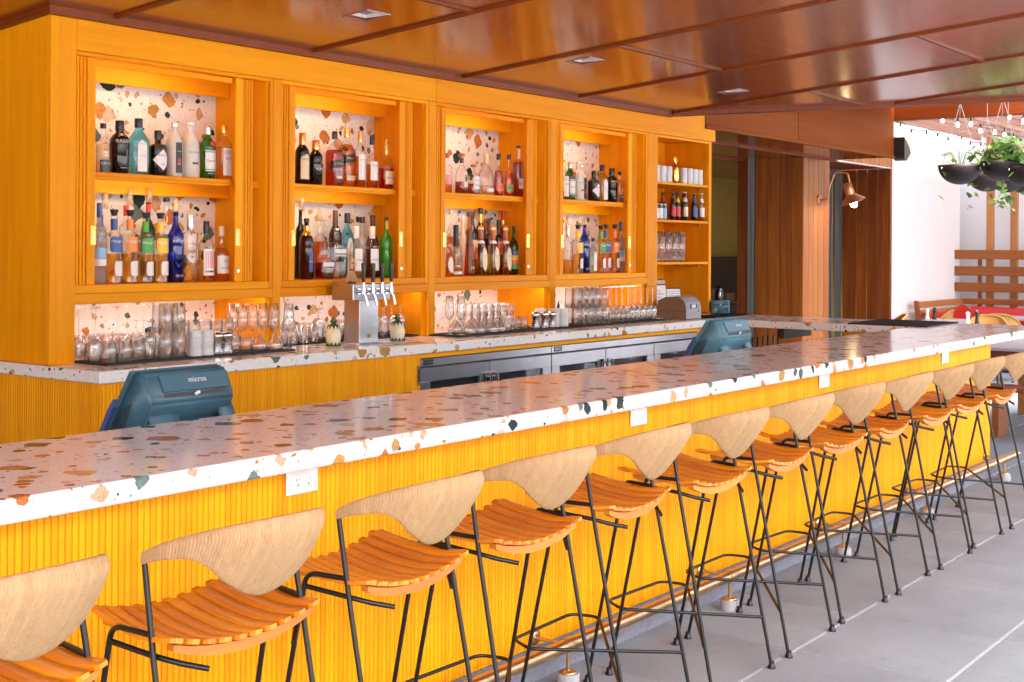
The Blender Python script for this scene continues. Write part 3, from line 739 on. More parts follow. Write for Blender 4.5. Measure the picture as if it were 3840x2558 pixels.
# ================================================================ TILL TERMINALS behind the bar
sh_ = thing('under_bar_shelf', 'steel service shelf along the staff side of the bar', 'shelf', (2.3, 3.62, 0))
obj('shelf_top', MB().cbox(0, 6.2, 0, .56, .905, .93), 'steel', sh_)
for x in (.05, 3.1, 6.15): obj('leg', MB().tube([(x, .5, 0), (x, .5, .905)], .02, 8), 'steel', sh_)
def terminal(loc, rz, sc_, body, label, text, logo=True):
    t = thing('till_terminal', label, 'till', loc, rz)
    prof = [(.10, .985-.93), (.055, 1.03-.93), (.015, 1.095-.93), (.022, 1.13-.93), (.055, 1.195-.93), (.08, 1.213-.93), (.125, 1.208-.93), (.40, .945-.93), (.36, 0.0), (.16, 0.0)]
    sq = lambda y: y if y < .125 else .125 + (y - .125) * .60
    prof = [(sq(y) * sc_, z * sc_) for y, z in prof]; hw = .19 * sc_
    bm = bmesh.new(); m = MB().prism(prof, -hw, hw, 'x'); vv = [bm.verts.new(p) for p in m.v[:2 * len(prof)]]
    n = len(prof)
    bm.faces.new(vv[:n][::-1]); bm.faces.new(vv[n:])
    for i in range(n): bm.faces.new([vv[i], vv[(i+1) % n], vv[n + (i+1) % n], vv[n + i]])
    bmesh.ops.recalc_face_normals(bm, faces=bm.faces[:])
    bmesh.ops.bevel(bm, geom=bm.edges[:], offset=.011 * sc_, segments=3, affect='EDGES', clamp_overlap=True)
    me = bpy.data.meshes.new('housing'); bm.to_mesh(me); bm.free(); me.polygons.foreach_set('use_smooth', [True] * len(me.polygons))
    obj('housing', me, body, t)
    S = lambda x, y, z: (x * sc_, y * sc_, z * sc_)
    # upper flap, paper slot, side cheeks, vents, screen bezel
    def plate(x0, x1, pts, o, mat, nm, th=.006):
        q = []
        for (y, z) in pts: q.append((y, z))
        d = Vector((q[-1][0]-q[0][0], q[-1][1]-q[0][1])).normalized(); nrm = Vector((-d.y, d.x))
        if nrm.x > 0: nrm = -nrm
        poly = [(p[0] + nrm.x * o, p[1] + nrm.y * o) for p in q] + [(p[0] + nrm.x * (o + th), p[1] + nrm.y * (o + th)) for p in q[::-1]]
        return obj(nm, MB().prism([(a*sc_, b*sc_) for a, b in poly], x0*sc_, x1*sc_, 'x'), mat, t)
    fl_ = plate(-.135, .165, [(.024, .206), (.052, .262)], .0005, body, 'flap', .007)
    plate(-.13, .16, [(.0185, .188), (.0225, .203)], .001, 'slot_dark', 'paper_slot', .002)
    obj('cheek', MB().lathe([(0, -.006), (.05, -.005), (.062, .0), (.062, .02), (0, .022)], 20), body, t, S(-.115, .052, .105), (R(62), 0, 0)).scale = (sc_, sc_ * 1.5, sc_)
    obj('cheek', MB().lathe([(0, -.006), (.035, -.005), (.042, .0), (.042, .02), (0, .022)], 20), body, t, S(.165, .052, .115), (R(62), 0, 0)).scale = (sc_ * .8, sc_ * 1.6, sc_)
    for k in range(7):
        o0 = .020 * k
        obj('vent', MB().prism([(sq(a)*sc_, b*sc_) for a, b in [(.125 + o0, .165 - o0*.2), (.130 + o0, .167 - o0*.2), (.205 + o0, .070 - o0*.2), (.200 + o0, .068 - o0*.2)]], (-.1915)*sc_, (-.1895)*sc_, 'x'), 'slot_dark', t)
    bz = [(.09, .290), (.13, .283), (.425, .012), (.395, -.004+.004), (.385, .004), (.12, .262)]
    obj('screen_bezel', MB().prism([(sq(a)*sc_, b*sc_) for a, b in bz[1:4] + [(.375, .02), (.118, .258)]], -.198*sc_, .198*sc_, 'x'), body, t)
    obj('side_lug', MB().prism([(sq(a)*sc_, b*sc_) for a, b in [(.25, .178), (.305, .135), (.42, .018), (.395, .008), (.30, .10), (.245, .150)]], -.216*sc_, -.1985*sc_, 'x'), 'pos_blue', t)
    v, f = text_mesh(text); s_ = .030
    d = Vector((.028, .056)).normalized()
    yy, zz = .0335 - .0072, .240 + .004
    obj('lettering', MB().add([S(.02 + a*s_, yy - .0012 + d.x*b*s_, zz + .0006 + d.y*b*s_) for a, b, c in v], f), 'c_white', t)
    rl = MB().tube([S(.0, .012, .193), S(.018, .010, .200)], .006, 8); obj('paper_roll', rl, 'paper', t)
    return t
terminal((3.06, 3.72, .9305), R(0), 1.0, 'pos_teal', 'large dark teal till terminal behind the left part of the bar', 'micros')
terminal((7.33, 3.72, .9305), R(0), 1.03, 'pos_pale', 'pale blue till terminal behind the right part of the bar', 'micros')
terminal((10.73, 5.66, 1.0545), R(-62), .45, 'pos_pale', 'small pale blue till terminal at the end of the back counter', 'micros')

# ================================================================ RUBBER BAR MATS
def mat_(x0, x1, y0, y1, z, label):
    t = thing('bar_mat', label, 'bar mat', (x0, y0, z), 0, 'black rubber mats on the counters')
    w_, d_ = x1 - x0, y1 - y0
    obj('sheet', MB().box(.0, w_, .0, d_, 0, .004), 'rubber', t)
    m = MB(); nx = max(3, int(w_ / .016)); ny = max(3, int(d_ / .016))
    for i in range(nx + 1): a = i * (w_ - .003) / nx; m.box(a, a + .003, 0, d_, .004, .0105)
    stuff(obj('ribs', m, 'rubber', t)); m = MB()
    for j in range(ny + 1): a = j * (d_ - .003) / ny; m.box(.0005, w_ - .0005, a, a + .003, .0041, .0100)
    stuff(obj('cross_ribs', m, 'rubber', t))
    return t
mat_(3.96, 5.24, 5.505, 5.80, ZT, 'long black rubber mat under the glasses at the left end of the back counter')
mat_(5.40, 6.66, 5.80, 6.10, ZT, 'black rubber mat behind the beer tap tower')
mat_(6.73, 8.30, 5.485, 5.80, ZT, 'black rubber mat under the stemware right of the beer taps')
mat_(8.31, 9.46, 5.49, 5.80, ZT, 'black rubber mat under the tall glasses and wine glasses left of the receipt printer')
mat_(10.04, 10.80, 5.345, 5.60, ZT, 'black rubber mat at the corner right of the receipt printer')
mat_(10.06, 10.82, 3.50, 4.15, ZT + .0, 'black rubber mat on the far right end of the bar')

# ================================================================ GLASSWARE
def gw(prof_out, wall=.0016, n=18, inv=False, h=None):
    pr = prof_out + [(max(r - wall, .0004), z) for r, z in reversed(prof_out)]
    return pr
GL = {}
def gmesh(kind, inv):
    if (kind, inv) in GL: return GL[(kind, inv)]
    H = dict(tumbler=.112, rocks=.092, high=.158, wine=.275, coupe=.205, flute=.262, cup=.10, cyl=.27, goblet=.20)[kind]
    if kind == 'tumbler': p = [(.0005, .008), (.030, .008), (.0325, .010), (.042, H), (.0435, H - .0), (.034, 0.0), (.0005, .0)]
    elif kind == 'rocks': p = [(.0005, .012), (.031, .012), (.0335, .016), (.037, H), (.0388, H), (.036, .0), (.0005, .0)]
    elif kind == 'high': p = [(.0005, .012), (.028, .012), (.030, .016), (.0385, H), (.0402, H), (.032, .0), (.0005, .0)]
    elif kind == 'cyl': p = [(.0005, .010), (.0235, .010), (.0245, .016), (.0265, H), (.028, H), (.0265, .0), (.0005, .0)]
    elif kind == 'cup': p = [(.0005, .006), (.028, .006), (.040, H), (.0412, H), (.030, 0), (.0005, 0)]
    else:
        if kind == 'wine': bowl = [(.0035, .150), (.016, .157), (.036, .178), (.042, .198), (.040, .225), (.034, H)]
        elif kind == 'coupe': bowl = [(.0035, .105), (.008, .112), (.046, .165), (.050, .175), (.049, .185), (.047, H)]
        elif kind == 'flute': bowl = [(.0035, .095), (.012, .103), (.031, .130), (.033, .145), (.030, .20), (.0245, H)]
        elif kind == 'goblet': bowl = [(.0045, .06), (.02, .066), (.036, .085), (.037, .11), (.033, .15), (.031, H)]
        p = [(.0005, .004), (.0305, .0022), (.031, .0008), (.0305, 0), (.0005, 0)]
        foot = [(.031, .0), (.031, .0015), (.012, .004), (.005, .009), (.0033, .02), (.003, bowl[0][1] - .02)]
        out = foot + bowl
        inn = [(r - .0013, z + (.004 if i == 0 else .001)) for i, (r, z) in enumerate(bowl)]
        p = [(.0005, 0)] + out + [(max(.0006, r), min(z, H - .0002)) for r, z in reversed(inn)] + [(.0005, bowl[0][1] + .006)]
    if inv: p = [(r, H - z) for r, z in p]
    GL[(kind, inv)] = (MB().lathe(p, 18).mesh('glass'), H); return GL[(kind, inv)]
def put_glass(kind, inv, x, y, z, label, cat, group, name):
    me, H = gmesh(kind, inv)
    o = obj(name, me, 'clear', None, (x + random.uniform(-.002, .002), y + random.uniform(-.002, .002), z), (0, 0, random.uniform(0, 6)))
    tag(o, label, cat, group); return H
ZM = ZT + .0112
NM = {'tumbler': ('tumbler', 'tumbler'), 'rocks': ('rocks_glass', 'glass'), 'high': ('highball_glass', 'glass'), 'wine': ('wine_glass', 'wine glass'), 'coupe': ('cocktail_glass', 'glass'), 'flute': ('champagne_glass', 'glass'), 'cyl': ('cylinder_glass', 'glass'), 'goblet': ('goblet', 'glass')}
def rows(kind, inv, pts, label, group, z=None):
    for p in pts: put_glass(kind, inv, p[0], p[1], z if z is not None else ZM, label, NM[kind][1], group, NM[kind][0])
# bay 1
rows('wine', True, [(4.00, 5.665), (4.13, 5.665), (4.055, 5.745), (4.185, 5.74), (4.0, 5.80)], 'upside-down wine glass behind the tumblers at the left end of the back counter', 'wine glasses at the left end')
rows('tumbler', True, [(4.02, 5.575), (4.112, 5.565), (4.205, 5.585)], 'upside-down clear tumbler in the front row by the left end post', 'front tumblers at the left end')
rows('goblet', True, [(4.285, 5.60), (4.275, 5.69)], 'upside-down stemmed water goblet between the tumblers and the stacked tall glasses', 'two water goblets on the left mat')
for x, y in ((4.36, 5.56), (4.45, 5.565), (4.385, 5.65), (4.475, 5.655)):
    rows('high', True, [(x, y)], 'lower upside-down tall glass of a stacked pair left of the tiki mugs', 'lower stacked tall glasses, left')
    rows('high', True, [(x, y)], 'upper upside-down tall glass of a stacked pair left of the tiki mugs', 'upper stacked tall glasses, left', ZM + .128)
rows('tumbler', True, [(4.08 + .09 * k, 5.92 - .01 * (k % 2)) for k in range(4)] + [(4.12 + .09 * k, 6.02) for k in range(4)], 'upside-down tumbler at the back, behind the left wine glasses', 'back tumblers, first bay')
for k in range(5):
    rows('rocks', True, [(4.60 + .078 * k, 5.72)], 'upside-down faceted rocks glass behind the left tiki mugs, lower layer', 'lower rocks glasses, first bay')
    rows('rocks', True, [(4.60 + .078 * k, 5.72)], 'upside-down faceted rocks glass behind the left tiki mugs, upper layer', 'upper rocks glasses, first bay', ZM + .0925)
rows('rocks', True, [(4.845, 5.575), (4.925, 5.575)], 'upside-down rocks glass right of the left steel jiggers', 'two rocks glasses by the left jiggers')
rows('tumbler', True, [(4.62 + .09 * k, 5.86 - .01 * (k % 2)) for k in range(6)], 'upside-down tumbler at the back, behind the left rocks glasses', 'back tumblers behind the rocks glasses')
rows('wine', True, [(4.30 + .10 * k, 5.80) for k in range(3)], 'upside-down wine glass behind the left stacked tall glasses', 'wine glasses behind the left stack')
rows('coupe', True, [(5.045, 5.60), (5.15, 5.58)], 'upside-down cocktail glass on the right end of the left mat', 'two cocktail glasses, first bay')
rows('flute', False, [(4.99 + .055 * k, 5.76 - .025 * k) for k in range(4)] + [(5.18, 5.62), (5.225, 5.545)], 'upright tulip champagne glass before the first divider', 'champagne glasses, first bay')
# bay 2, behind the taps
rows('tumbler', True, [(5.45 + .088 * k, 5.85) for k in range(4)] + [(5.49 + .088 * k, 5.94) for k in range(4)], 'upside-down tumbler behind the left pineapple jar', 'tumblers, second bay')
rows('wine', True, [], '', '')
rows('goblet', True, [(5.55, 6.03), (5.66, 6.02), (5.78, 5.86), (5.86, 5.95)], 'upside-down goblet at the back behind the left pineapple jar', 'goblets left of the taps')
rows('goblet', True, [(6.20 + .085 * k, 5.86) for k in range(5)] + [(6.24 + .085 * k, 5.96) for k in range(4)], 'upside-down goblet right of the beer tap tower', 'goblets right of the taps')
rows('tumbler', True, [(6.16 + .088 * k, 6.05) for k in range(5)], 'upside-down tumbler at the back, right of the beer tap tower', 'back tumblers right of the taps')
# bay 3
rows('flute', False, [(6.80, 5.645), (6.815, 5.555)], 'upright tulip champagne glass right of the second divider', 'champagne glasses, third bay')
rows('coupe', True, [(6.93, 5.70), (7.02, 5.565), (6.91, 5.56), (7.14, 5.70), (7.05, 5.76), (7.13, 5.535), (7.26, 5.72), (7.24, 5.555)], 'upside-down cocktail glass in the cluster right of the champagne glasses', 'cocktail glasses, third bay')
rows('goblet', True, [(7.36, 5.58)], 'single upside-down small goblet right of the cocktail glasses', 'small goblet')
for k in range(6):
    for j in range(2):
        rows('rocks', True, [(7.28 + .08 * k + .02 * j, 5.80 + .085 * j)], 'upside-down rocks glass in the block of the third bay, lower layer', 'lower rocks glasses, third bay')
        rows('rocks', True, [(7.28 + .08 * k + .02 * j, 5.80 + .085 * j)], 'upside-down rocks glass in the block of the third bay, upper layer', 'upper rocks glasses, third bay', ZM + .0925)
rows('rocks', True, [(7.50 + .08 * k, 5.66) for k in range(3)], 'upside-down rocks glass just left of the right steel jiggers', 'rocks glasses by the right jiggers')
# bay 4
for k in range(5):
    for j in range(2):
        x, y = 8.25 + .086 * k + .02 * j, 5.575 + .088 * j - (.004 * k)
        rows('high', True, [(x, y)], 'lower upside-down tall glass of the big stacked block in the fourth bay', 'lower stacked tall glasses, right')
        rows('high', True, [(x, y)], 'upper upside-down tall glass of the big stacked block in the fourth bay', 'upper stacked tall glasses, right', ZM + .128)
rows('wine', True, [(8.80 + .088 * k, 5.70 - .006 * k) for k in range(9)] + [(8.80 + .088 * k, 5.79) for k in range(9)], 'upside-down wine glass in the long rows left of the receipt printer', 'wine glasses, fourth bay')
rows('wine', True, [(9.06 + .088 * k, 5.60) for k in range(5)], 'upside-down wine glass in the front row left of the receipt printer', 'front wine glasses, fourth bay')
rows('rocks', True, [(8.74 + .08 * k, 5.59) for k in range(4)], 'upside-down rocks glass in front of the wine glasses', 'rocks glasses, fourth bay')
rows('cyl', False, [(9.80 + .060 * k, 5.83 + .012 * (k % 2)) for k in range(10)], 'tall narrow cylinder glass on the lowest open shelf', 'cylinder glasses on the open shelf', 1.5395)

# ---- jiggers, tiki mugs, pineapple jars
def jigger(x, y, label):
    o = obj('jigger', MB().lathe([(.0, 0), (.034, 0), (.0345, .004), (.021, .068), (.031, .082), (.035, .098), (.031, .115), (.018, .122), (0, .124)], 20), 'chrome', None, (x, y, ZM)); tag(o, label, 'jigger', 'steel jiggers on the mats')
    b = MB()
    for k in range(4): z = .012 + k * .014; r = .0345 - (z - .004) / .064 * .0135; b.lathe([(r, z), (r + .0012, z + .001), (r, z + .003)], 20)
    obj('ring', b, 'steel', o)
jigger(4.715, 5.57, 'left steel jigger of the pair beside the left tiki mugs'); jigger(4.775, 5.56, 'right steel jigger of the pair beside the left tiki mugs')
jigger(7.735, 5.60, 'left steel jigger of the row in the third bay'); jigger(7.83, 5.585, 'middle steel jigger of the row in the third bay'); jigger(7.915, 5.575, 'right steel jigger of the row in the third bay')
def tiki(x, y, z, h, r, rz, label, grp, seed):
    rd = random.Random(seed); m = MB(); n, V = 28, 26
    def f(u, v):
        a = u * 2 * math.pi; q = r * (1 + .05 * math.sin(v * 9.5 + seed) * .8 - .04 * v)
        fa = (a - math.pi * 1.5 + math.pi) % (2 * math.pi) - math.pi
        face = math.exp(-(fa / .75) ** 2)
        nose = math.exp(-(fa / .16) ** 2) * (1 if .35 < v < .68 else 0) * .12
        eye = (math.exp(-((abs(fa) - .36) / .17) ** 2) * math.exp(-((v - .66) / .06) ** 2)) * -.10
        brow = math.exp(-((v - .76) / .03) ** 2) * face * .08
        mouth = math.exp(-((v - .24) / .05) ** 2) * face * -.10; teeth = math.exp(-((v - .24) / .04) ** 2) * face * .05 * math.copysign(1, math.sin(fa * 14))
        q *= 1 + nose + eye + brow + mouth + teeth
        return (q * math.cos(a), q * math.sin(a), v * h)
    m.grid(f, n, V); m.lathe([(r * .93, h), (r * .86, h - .001), (r * .8, .01), (0.0005, .008)], 20)
    m.lathe([(.0005, .0005), (r, .0)], 20)
    o = obj('tiki_mug', m, 'tiki', None, (x, y, z), (0, 0, rz)); tag(o, label, 'mug', grp)
for i, (x, h) in enumerate(((9.845, .145), (9.955, .142), (10.06, .142), (10.325, .142), (10.43, .143), (10.525, .141), (10.62, .14))):
    ws = ['first from the left', 'second from the left', 'third from the left', 'right beside the gold pineapple', 'fifth from the left', 'second from the right', 'farthest right']
    tiki(x, 5.83, 2.2465, h, .036, R((20, 15, 5, -10, 0, 12, -8)[i]), 'white tiki face mug on the top open shelf, ' + ws[i], 'tiki mugs on the open shelf', i)
for i, (x, w_) in enumerate(((4.565, 'left one of the front pair'), (4.645, 'right one of the front pair'))):
    tiki(x, 5.575, ZM, .135, .040, R(-8), 'white tiki mug on the back counter, ' + w_, 'tiki mugs on the counter', 20 + i)
for i, (x, y, w_) in enumerate(((8.005, 5.62, 'right of the jiggers of the third bay'), (7.94, 5.70, 'left of a row of three behind the jiggers'), (8.09, 5.60, 'beside the big block of stacked tall glasses'))):
    tiki(x, y, ZM, .135, .042, R(150 + 20 * i), 'white mug on the back counter, ' + w_, 'white mugs, third bay', 30 + i)
def pine_leaves(m, n, r, z, h, out, th=.002, ph=0, w=.5):
    for k in range(n):
        a = 2 * math.pi * k / n + ph; ca, sa = math.cos(a), math.sin(a); t_ = (-sa, ca)
        b = math.pi / n * r * w * 2
        p0 = (r*ca - t_[0]*b, r*sa - t_[1]*b, z); p1 = (r*ca + t_[0]*b, r*sa + t_[1]*b, z); q = ((r + out)*ca, (r + out)*sa, z + h); mid = ((r + out*.4 + th)*ca, (r + out*.4 + th)*sa, z + h*.45)
        m.add([p0, p1, q, mid], [(0, 1, 3), (1, 2, 3), (2, 0, 3), (0, 2, 1)])
def pineapple_jar(x, y, label):
    t = thing('pineapple_jar', label, 'jar', (x, y, ZT + .0005), 0, 'pineapple jars by the beer taps')
    m = MB(); n, V = 40, 22
    def f(u, v):
        a = u * 2 * math.pi; r = .046 * (1 - .5 * abs(v - .45) ** 3.2 * 4 * .5)
        r = .030 + .018 * math.sin(min(1, (v + .22) * .9) * math.pi * .62) if v < .6 else .0475 * (1 - ((v - .6) / .4) ** 2 * .28)
        d = .0011 * (math.sin(a * 12 + v * 22) * math.sin(a * 12 - v * 22))
        return ((r + d) * math.cos(a), (r + d) * math.sin(a), .006 + v * .098)
    m.grid(f, n, V); m.lathe([(.0005, .003), (.036, .004), (.038, .007)], 20)
    obj('body', m, 'cream', t)
    ld = obj('lid', MB().lathe([(.0358, .106), (.040, .107), (.036, .118), (.020, .128), (.0005, .13)], 24), 'cream', t)
    lv = MB(); pine_leaves(lv, 12, .047, .001, .026, -.001, .0035, 0, .55); lv.lathe([(.0445, 0), (.047, .004), (.0445, .008)], 20); obj('base_leaves', lv, 'leaf_glaze', t)
    cr = MB(); pine_leaves(cr, 10, .030, .128, -.026, .014, .004, .2, .62); cr.lathe([(.030, .1245), (.020, .133), (.012, .138), (.021, .146), (.023, .152), (.012, .160), (.016, .165), (.008, .172), (.0005, .175)], 16); obj('crown', cr, 'leaf_glaze', ld)
    obj('seam', MB().lathe([(.0362, .1035), (.0372, .1047), (.0362, .1059)], 24), 'c_beige', t)
pineapple_jar(5.645, 5.60, 'cream pineapple-shaped jar with green crown left of the beer tap tower')
pineapple_jar(6.185, 5.565, 'cream pineapple-shaped jar with green crown right of the beer tap tower')
t = thing('gold_pineapple', 'shiny gold pineapple ornament among the tiki mugs', 'ornament', (10.19, 5.835, 2.2465))
m = MB()
m.grid(lambda u, v: ((.024 + .012 * math.sin(v * math.pi) ** .7 + .0012 * math.sin(u * 62.8 + v * 20) * math.sin(u * 62.8 - v * 20)) * math.cos(u * 6.2832), (.024 + .012 * math.sin(v * math.pi) ** .7 + .0012 * math.sin(u * 62.8 + v * 20) * math.sin(u * 62.8 - v * 20)) * math.sin(u * 6.2832), .002 + v * .145), 30, 20)
m.lathe([(.0005, .001), (.027, .001), (.024, .004)], 16); m.lathe([(.024, .146), (.0005, .15)], 16)
obj('fruit', m, 'gold', t); m = MB()
for k in range(3): pine_leaves(m, 6, .008, .147 + k * .012, .045 + .012 * k, .030 - .010 * k, .003, k * .5, .9)
obj('leaves', m, 'gold', t)
# ================================================================ BEER TAPS
SECB = lambda a: 1 + .25 * math.cos(5 * a)
t = thing('beer_tap_tower', 'stainless steel T-shaped beer tower with four black-handled taps', 'beer tap', (5.90, 5.61, ZT + .0005))
obj('column', MB().cbox(-.085, .085, -.065, .07, .006, .2745, .004), 'steel', t)
obj('base_plate', MB().cbox(-.10, .13, -.08, .085, 0, .0058, .002), 'steel', t)
hd = obj('head', MB().cbox(-.168, .165, -.09, .095, .275, .375, .004), 'steel', t); obj('drip_tray', MB().cbox(.1, .32, -.10, -.02, 0, .006, .002), 'steel', t)
obj('face_plate', MB().cbox(-.155, .16, -.0935, -.0903, .282, .368, .001), 'alu', hd)
bd = MB().lathe([(.0005, 0), (.016, 0), (.016, .002), (.0005, .0025)], 18); bd.v = [(.0 + a, -.0655 - c, .055 + b) for a, b, c in bd.v]; obj('badge', bd, 'c_cream', t)
bd = MB().lathe([(.011, .0026), (.0145, .0026), (.0145, .0031), (.011, .0031)], 18, close=True); bd.lathe([(.0005, .0026), (.007, .0027), (.0005, .0036)], 8, sec=SECB); bd.v = [(a, -.0655 - c, .055 + b) for a, b, c in bd.v]; obj('emblem', bd, 'c_black', t)
for k in range(4):
    x = -.125 + .083 * k; tp = obj('tap', MB().tube([(x, -.0938, .33), (x, -.145, .33)], .011, 12).tube([(x, -.135, .315), (x, -.135, .355)], .013, 12).tube([(x, -.140, .322), (x + .004, -.150, .300), (x + .008, -.162, .245)], [.011, .0095, .0085], 10).tube([(x, -.0938, .33), (x, -.100, .33)], .019, 14), 'chrome', t)
    obj('collar', MB().tube([(x, -.135, .3555), (x, -.135, .385)], .008, 10), 'chrome', tp)
    obj('handle', MB().lathe([(.0095, .386), (.0115, .40), (.0145, .47), (.016, .500), (.015, .503), (.0005, .504)], 14, (x, -.135, 0)), 'c_black', tp)
d = thing('hula_figurine', 'small straw-skirted figurine with red garlands standing on the beer tower', 'figurine', (5.80, 5.60, ZT + .3762))
obj('base', MB().lathe([(.028, 0), (.028, .006), (.02, .012), (.0005, .013)], 16), 'c_brown', d)
bo = MB(); bo.tube([(0, 0, .012), (.001, 0, .06), (.002, 0, .095), (.004, 0, .115), (.005, 0, .127), (.005, 0, .133)], [.010, .012, .010, .013, .006, .005], 10)
bo.lathe([(.0005, 0), (.008, .003), (.0105, .012), (.008, .021), (.0005, .024)], 12, (.005, 0, .131)); bo.tube([(.014, 0, .121), (.026, -.008, .112), (.020, -.02, .128)], [.0038, .0033, .0028], 6); bo.tube([(-.006, 0, .121), (-.018, -.006, .134), (-.012, -.012, .150)], [.0038, .0033, .0028], 6); obj('body', bo, 'skin_doll', d)
sk = MB()
for k in range(70):
    a = k * .0898 * 2; r1 = random.uniform(.030, .040); sk.tube([(.009*math.cos(a), .009*math.sin(a), .082), (r1*.72*math.cos(a), r1*.72*math.sin(a), .05), (r1*math.cos(a), r1*math.sin(a), random.uniform(.012, .020))], .0013, 4)
obj('skirt', sk, 'straw', d); obj('waist_garland', MB().lathe([(.011, .080), (.016, .083), (.016, .088), (.011, .091)], 14), 'red_yarn', d)
obj('garland', MB().lathe([(.008, .122), (.0125, .125), (.010, .129)], 12, (.005, -.001, 0)), 'red_yarn', d); obj('hair', MB().lathe([(.0108, .142), (.0112, .150), (.007, .158), (.0005, .160)], 12, (.006, .002, 0)), 'straw', d); obj('flower', MB().lathe([(.0005, -.003), (.006, 0), (.0005, .003)], 8, (.011, -.007, .152)), 'red_yarn', d)

# ---- receipt printer and notices
t = thing('receipt_printer', 'grey and brown receipt printer on the right of the back counter', 'printer', (9.69, 5.437, ZT + .0005))
pr = [(0, .004), (0, .10), (.012, .145), (.05, .180), (.10, .196), (.20, .188), (.275, .155), (.285, .11), (.285, .004)]
obj('housing', MB().prism(pr, .0, .20, 'x'), 'printer_brown', t)
obj('front_shell', MB().prism([(y - (.003 if i < 3 else 0), z + (.003 if i > 2 else 0)) for i, (y, z) in enumerate(pr[:5])] + [(.10, .15), (.05, .004)], .005, .262, 'x'), 'printer_grey', t)
obj('side_shell', MB().prism(pr, .2005, .262, 'x'), 'printer_grey', t)
obj('paper_window', MB().cbox(.07, .19, -.0062, -.0032, .092, .128, .001), 'slot_dark', t); obj('receipt', MB().box(.09, .16, -.0078, -.0066, .098, .125), 'sign_blue', t)
obj('button', MB().cbox(.205, .225, -.0055, -.0032, .06, .08, .001), 'slot_dark', t); obj('seam', MB().box(-.0012, -.0002, .0, .285, .066, .0685), 'slot_dark', t)
t = thing('framed_notice', 'black-framed white notice leaning behind the receipt printer', 'notice', (10.08, 5.93, ZT + .0005), R(-14)); t.rotation_euler[0] = R(-6)
obj('frame', MB().cbox(-.09, .12, 0, .012, 0, .285), 'c_black', t); pg = obj('page', MB().box(-.078, .108, -.0015, -.0004, .012, .273), 'paper', t)
for i, s_ in enumerate(('FOOD', 'ESTABLISHMENT', 'PERMIT')):
    v, f = text_mesh(s_); k = .020; obj('lettering', MB().add([(.015 + a*k, -.0022, .225 - i*.03 + b*k) for a, b, c in v], f), 'c_blue', pg)
t = thing('tablet_screen', 'black tablet with a blue calendar page behind the receipt printer', 'tablet', (10.37, 5.94, ZT + .0005), R(-22)); t.rotation_euler[0] = R(-12)
obj('case', MB().cbox(-.11, .11, 0, .012, 0, .25), 'c_black', t); pg = obj('page', MB().box(-.10, .10, -.0015, -.0004, .01, .236), 'paper', t)
ln = MB()
for k in range(11): ln.box(-.092, .092, -.0022, -.0016, .03 + k * .018, .0335 + k * .018)
stuff(obj('ruled_lines', ln, 'c_blue', pg))
cb = obj('charging_cable', MB().tube([(10.2 + .05 * k, 5.62 + .03 * math.sin(k * 1.3), ZT + .007 + (.03 * math.sin(k / 8 * math.pi))) for k in range(9)], .004, 6), 'c_black', None); tag(cb, 'black charging cable looping behind the corner mat', 'cord')
t = thing('speed_rack', 'black metal rack hanging under the counter return', 'rack', (10.15, 4.55, .60))
rk = MB()
for k in range(6): rk.tube([(.02 + .1 * k, 0, .30), (.02 + .1 * k, 0, .06), (.02 + .1 * k, .5, .06), (.02 + .1 * k, .5, .30)], .010, 6)
obj('bars', rk, 'c_black', t); obj('tray', MB().cbox(0, .56, -.02, .53, .0, .05), 'interior_dark', t); obj('motor', MB().lathe([(.05, 0), (.07, .02), (.07, .16), (.03, .19)], 12, (.15, .12, .07)), 'mill_black', t); obj('valve', MB().lathe([(.02, 0), (.03, .02), (.03, .06), (.01, .08)], 10, (.32, .08, .15)), 'chrome', t)
obj('hanger', MB().box(0, .56, .20, .26, .3005, .3935), 'interior_dark', t)

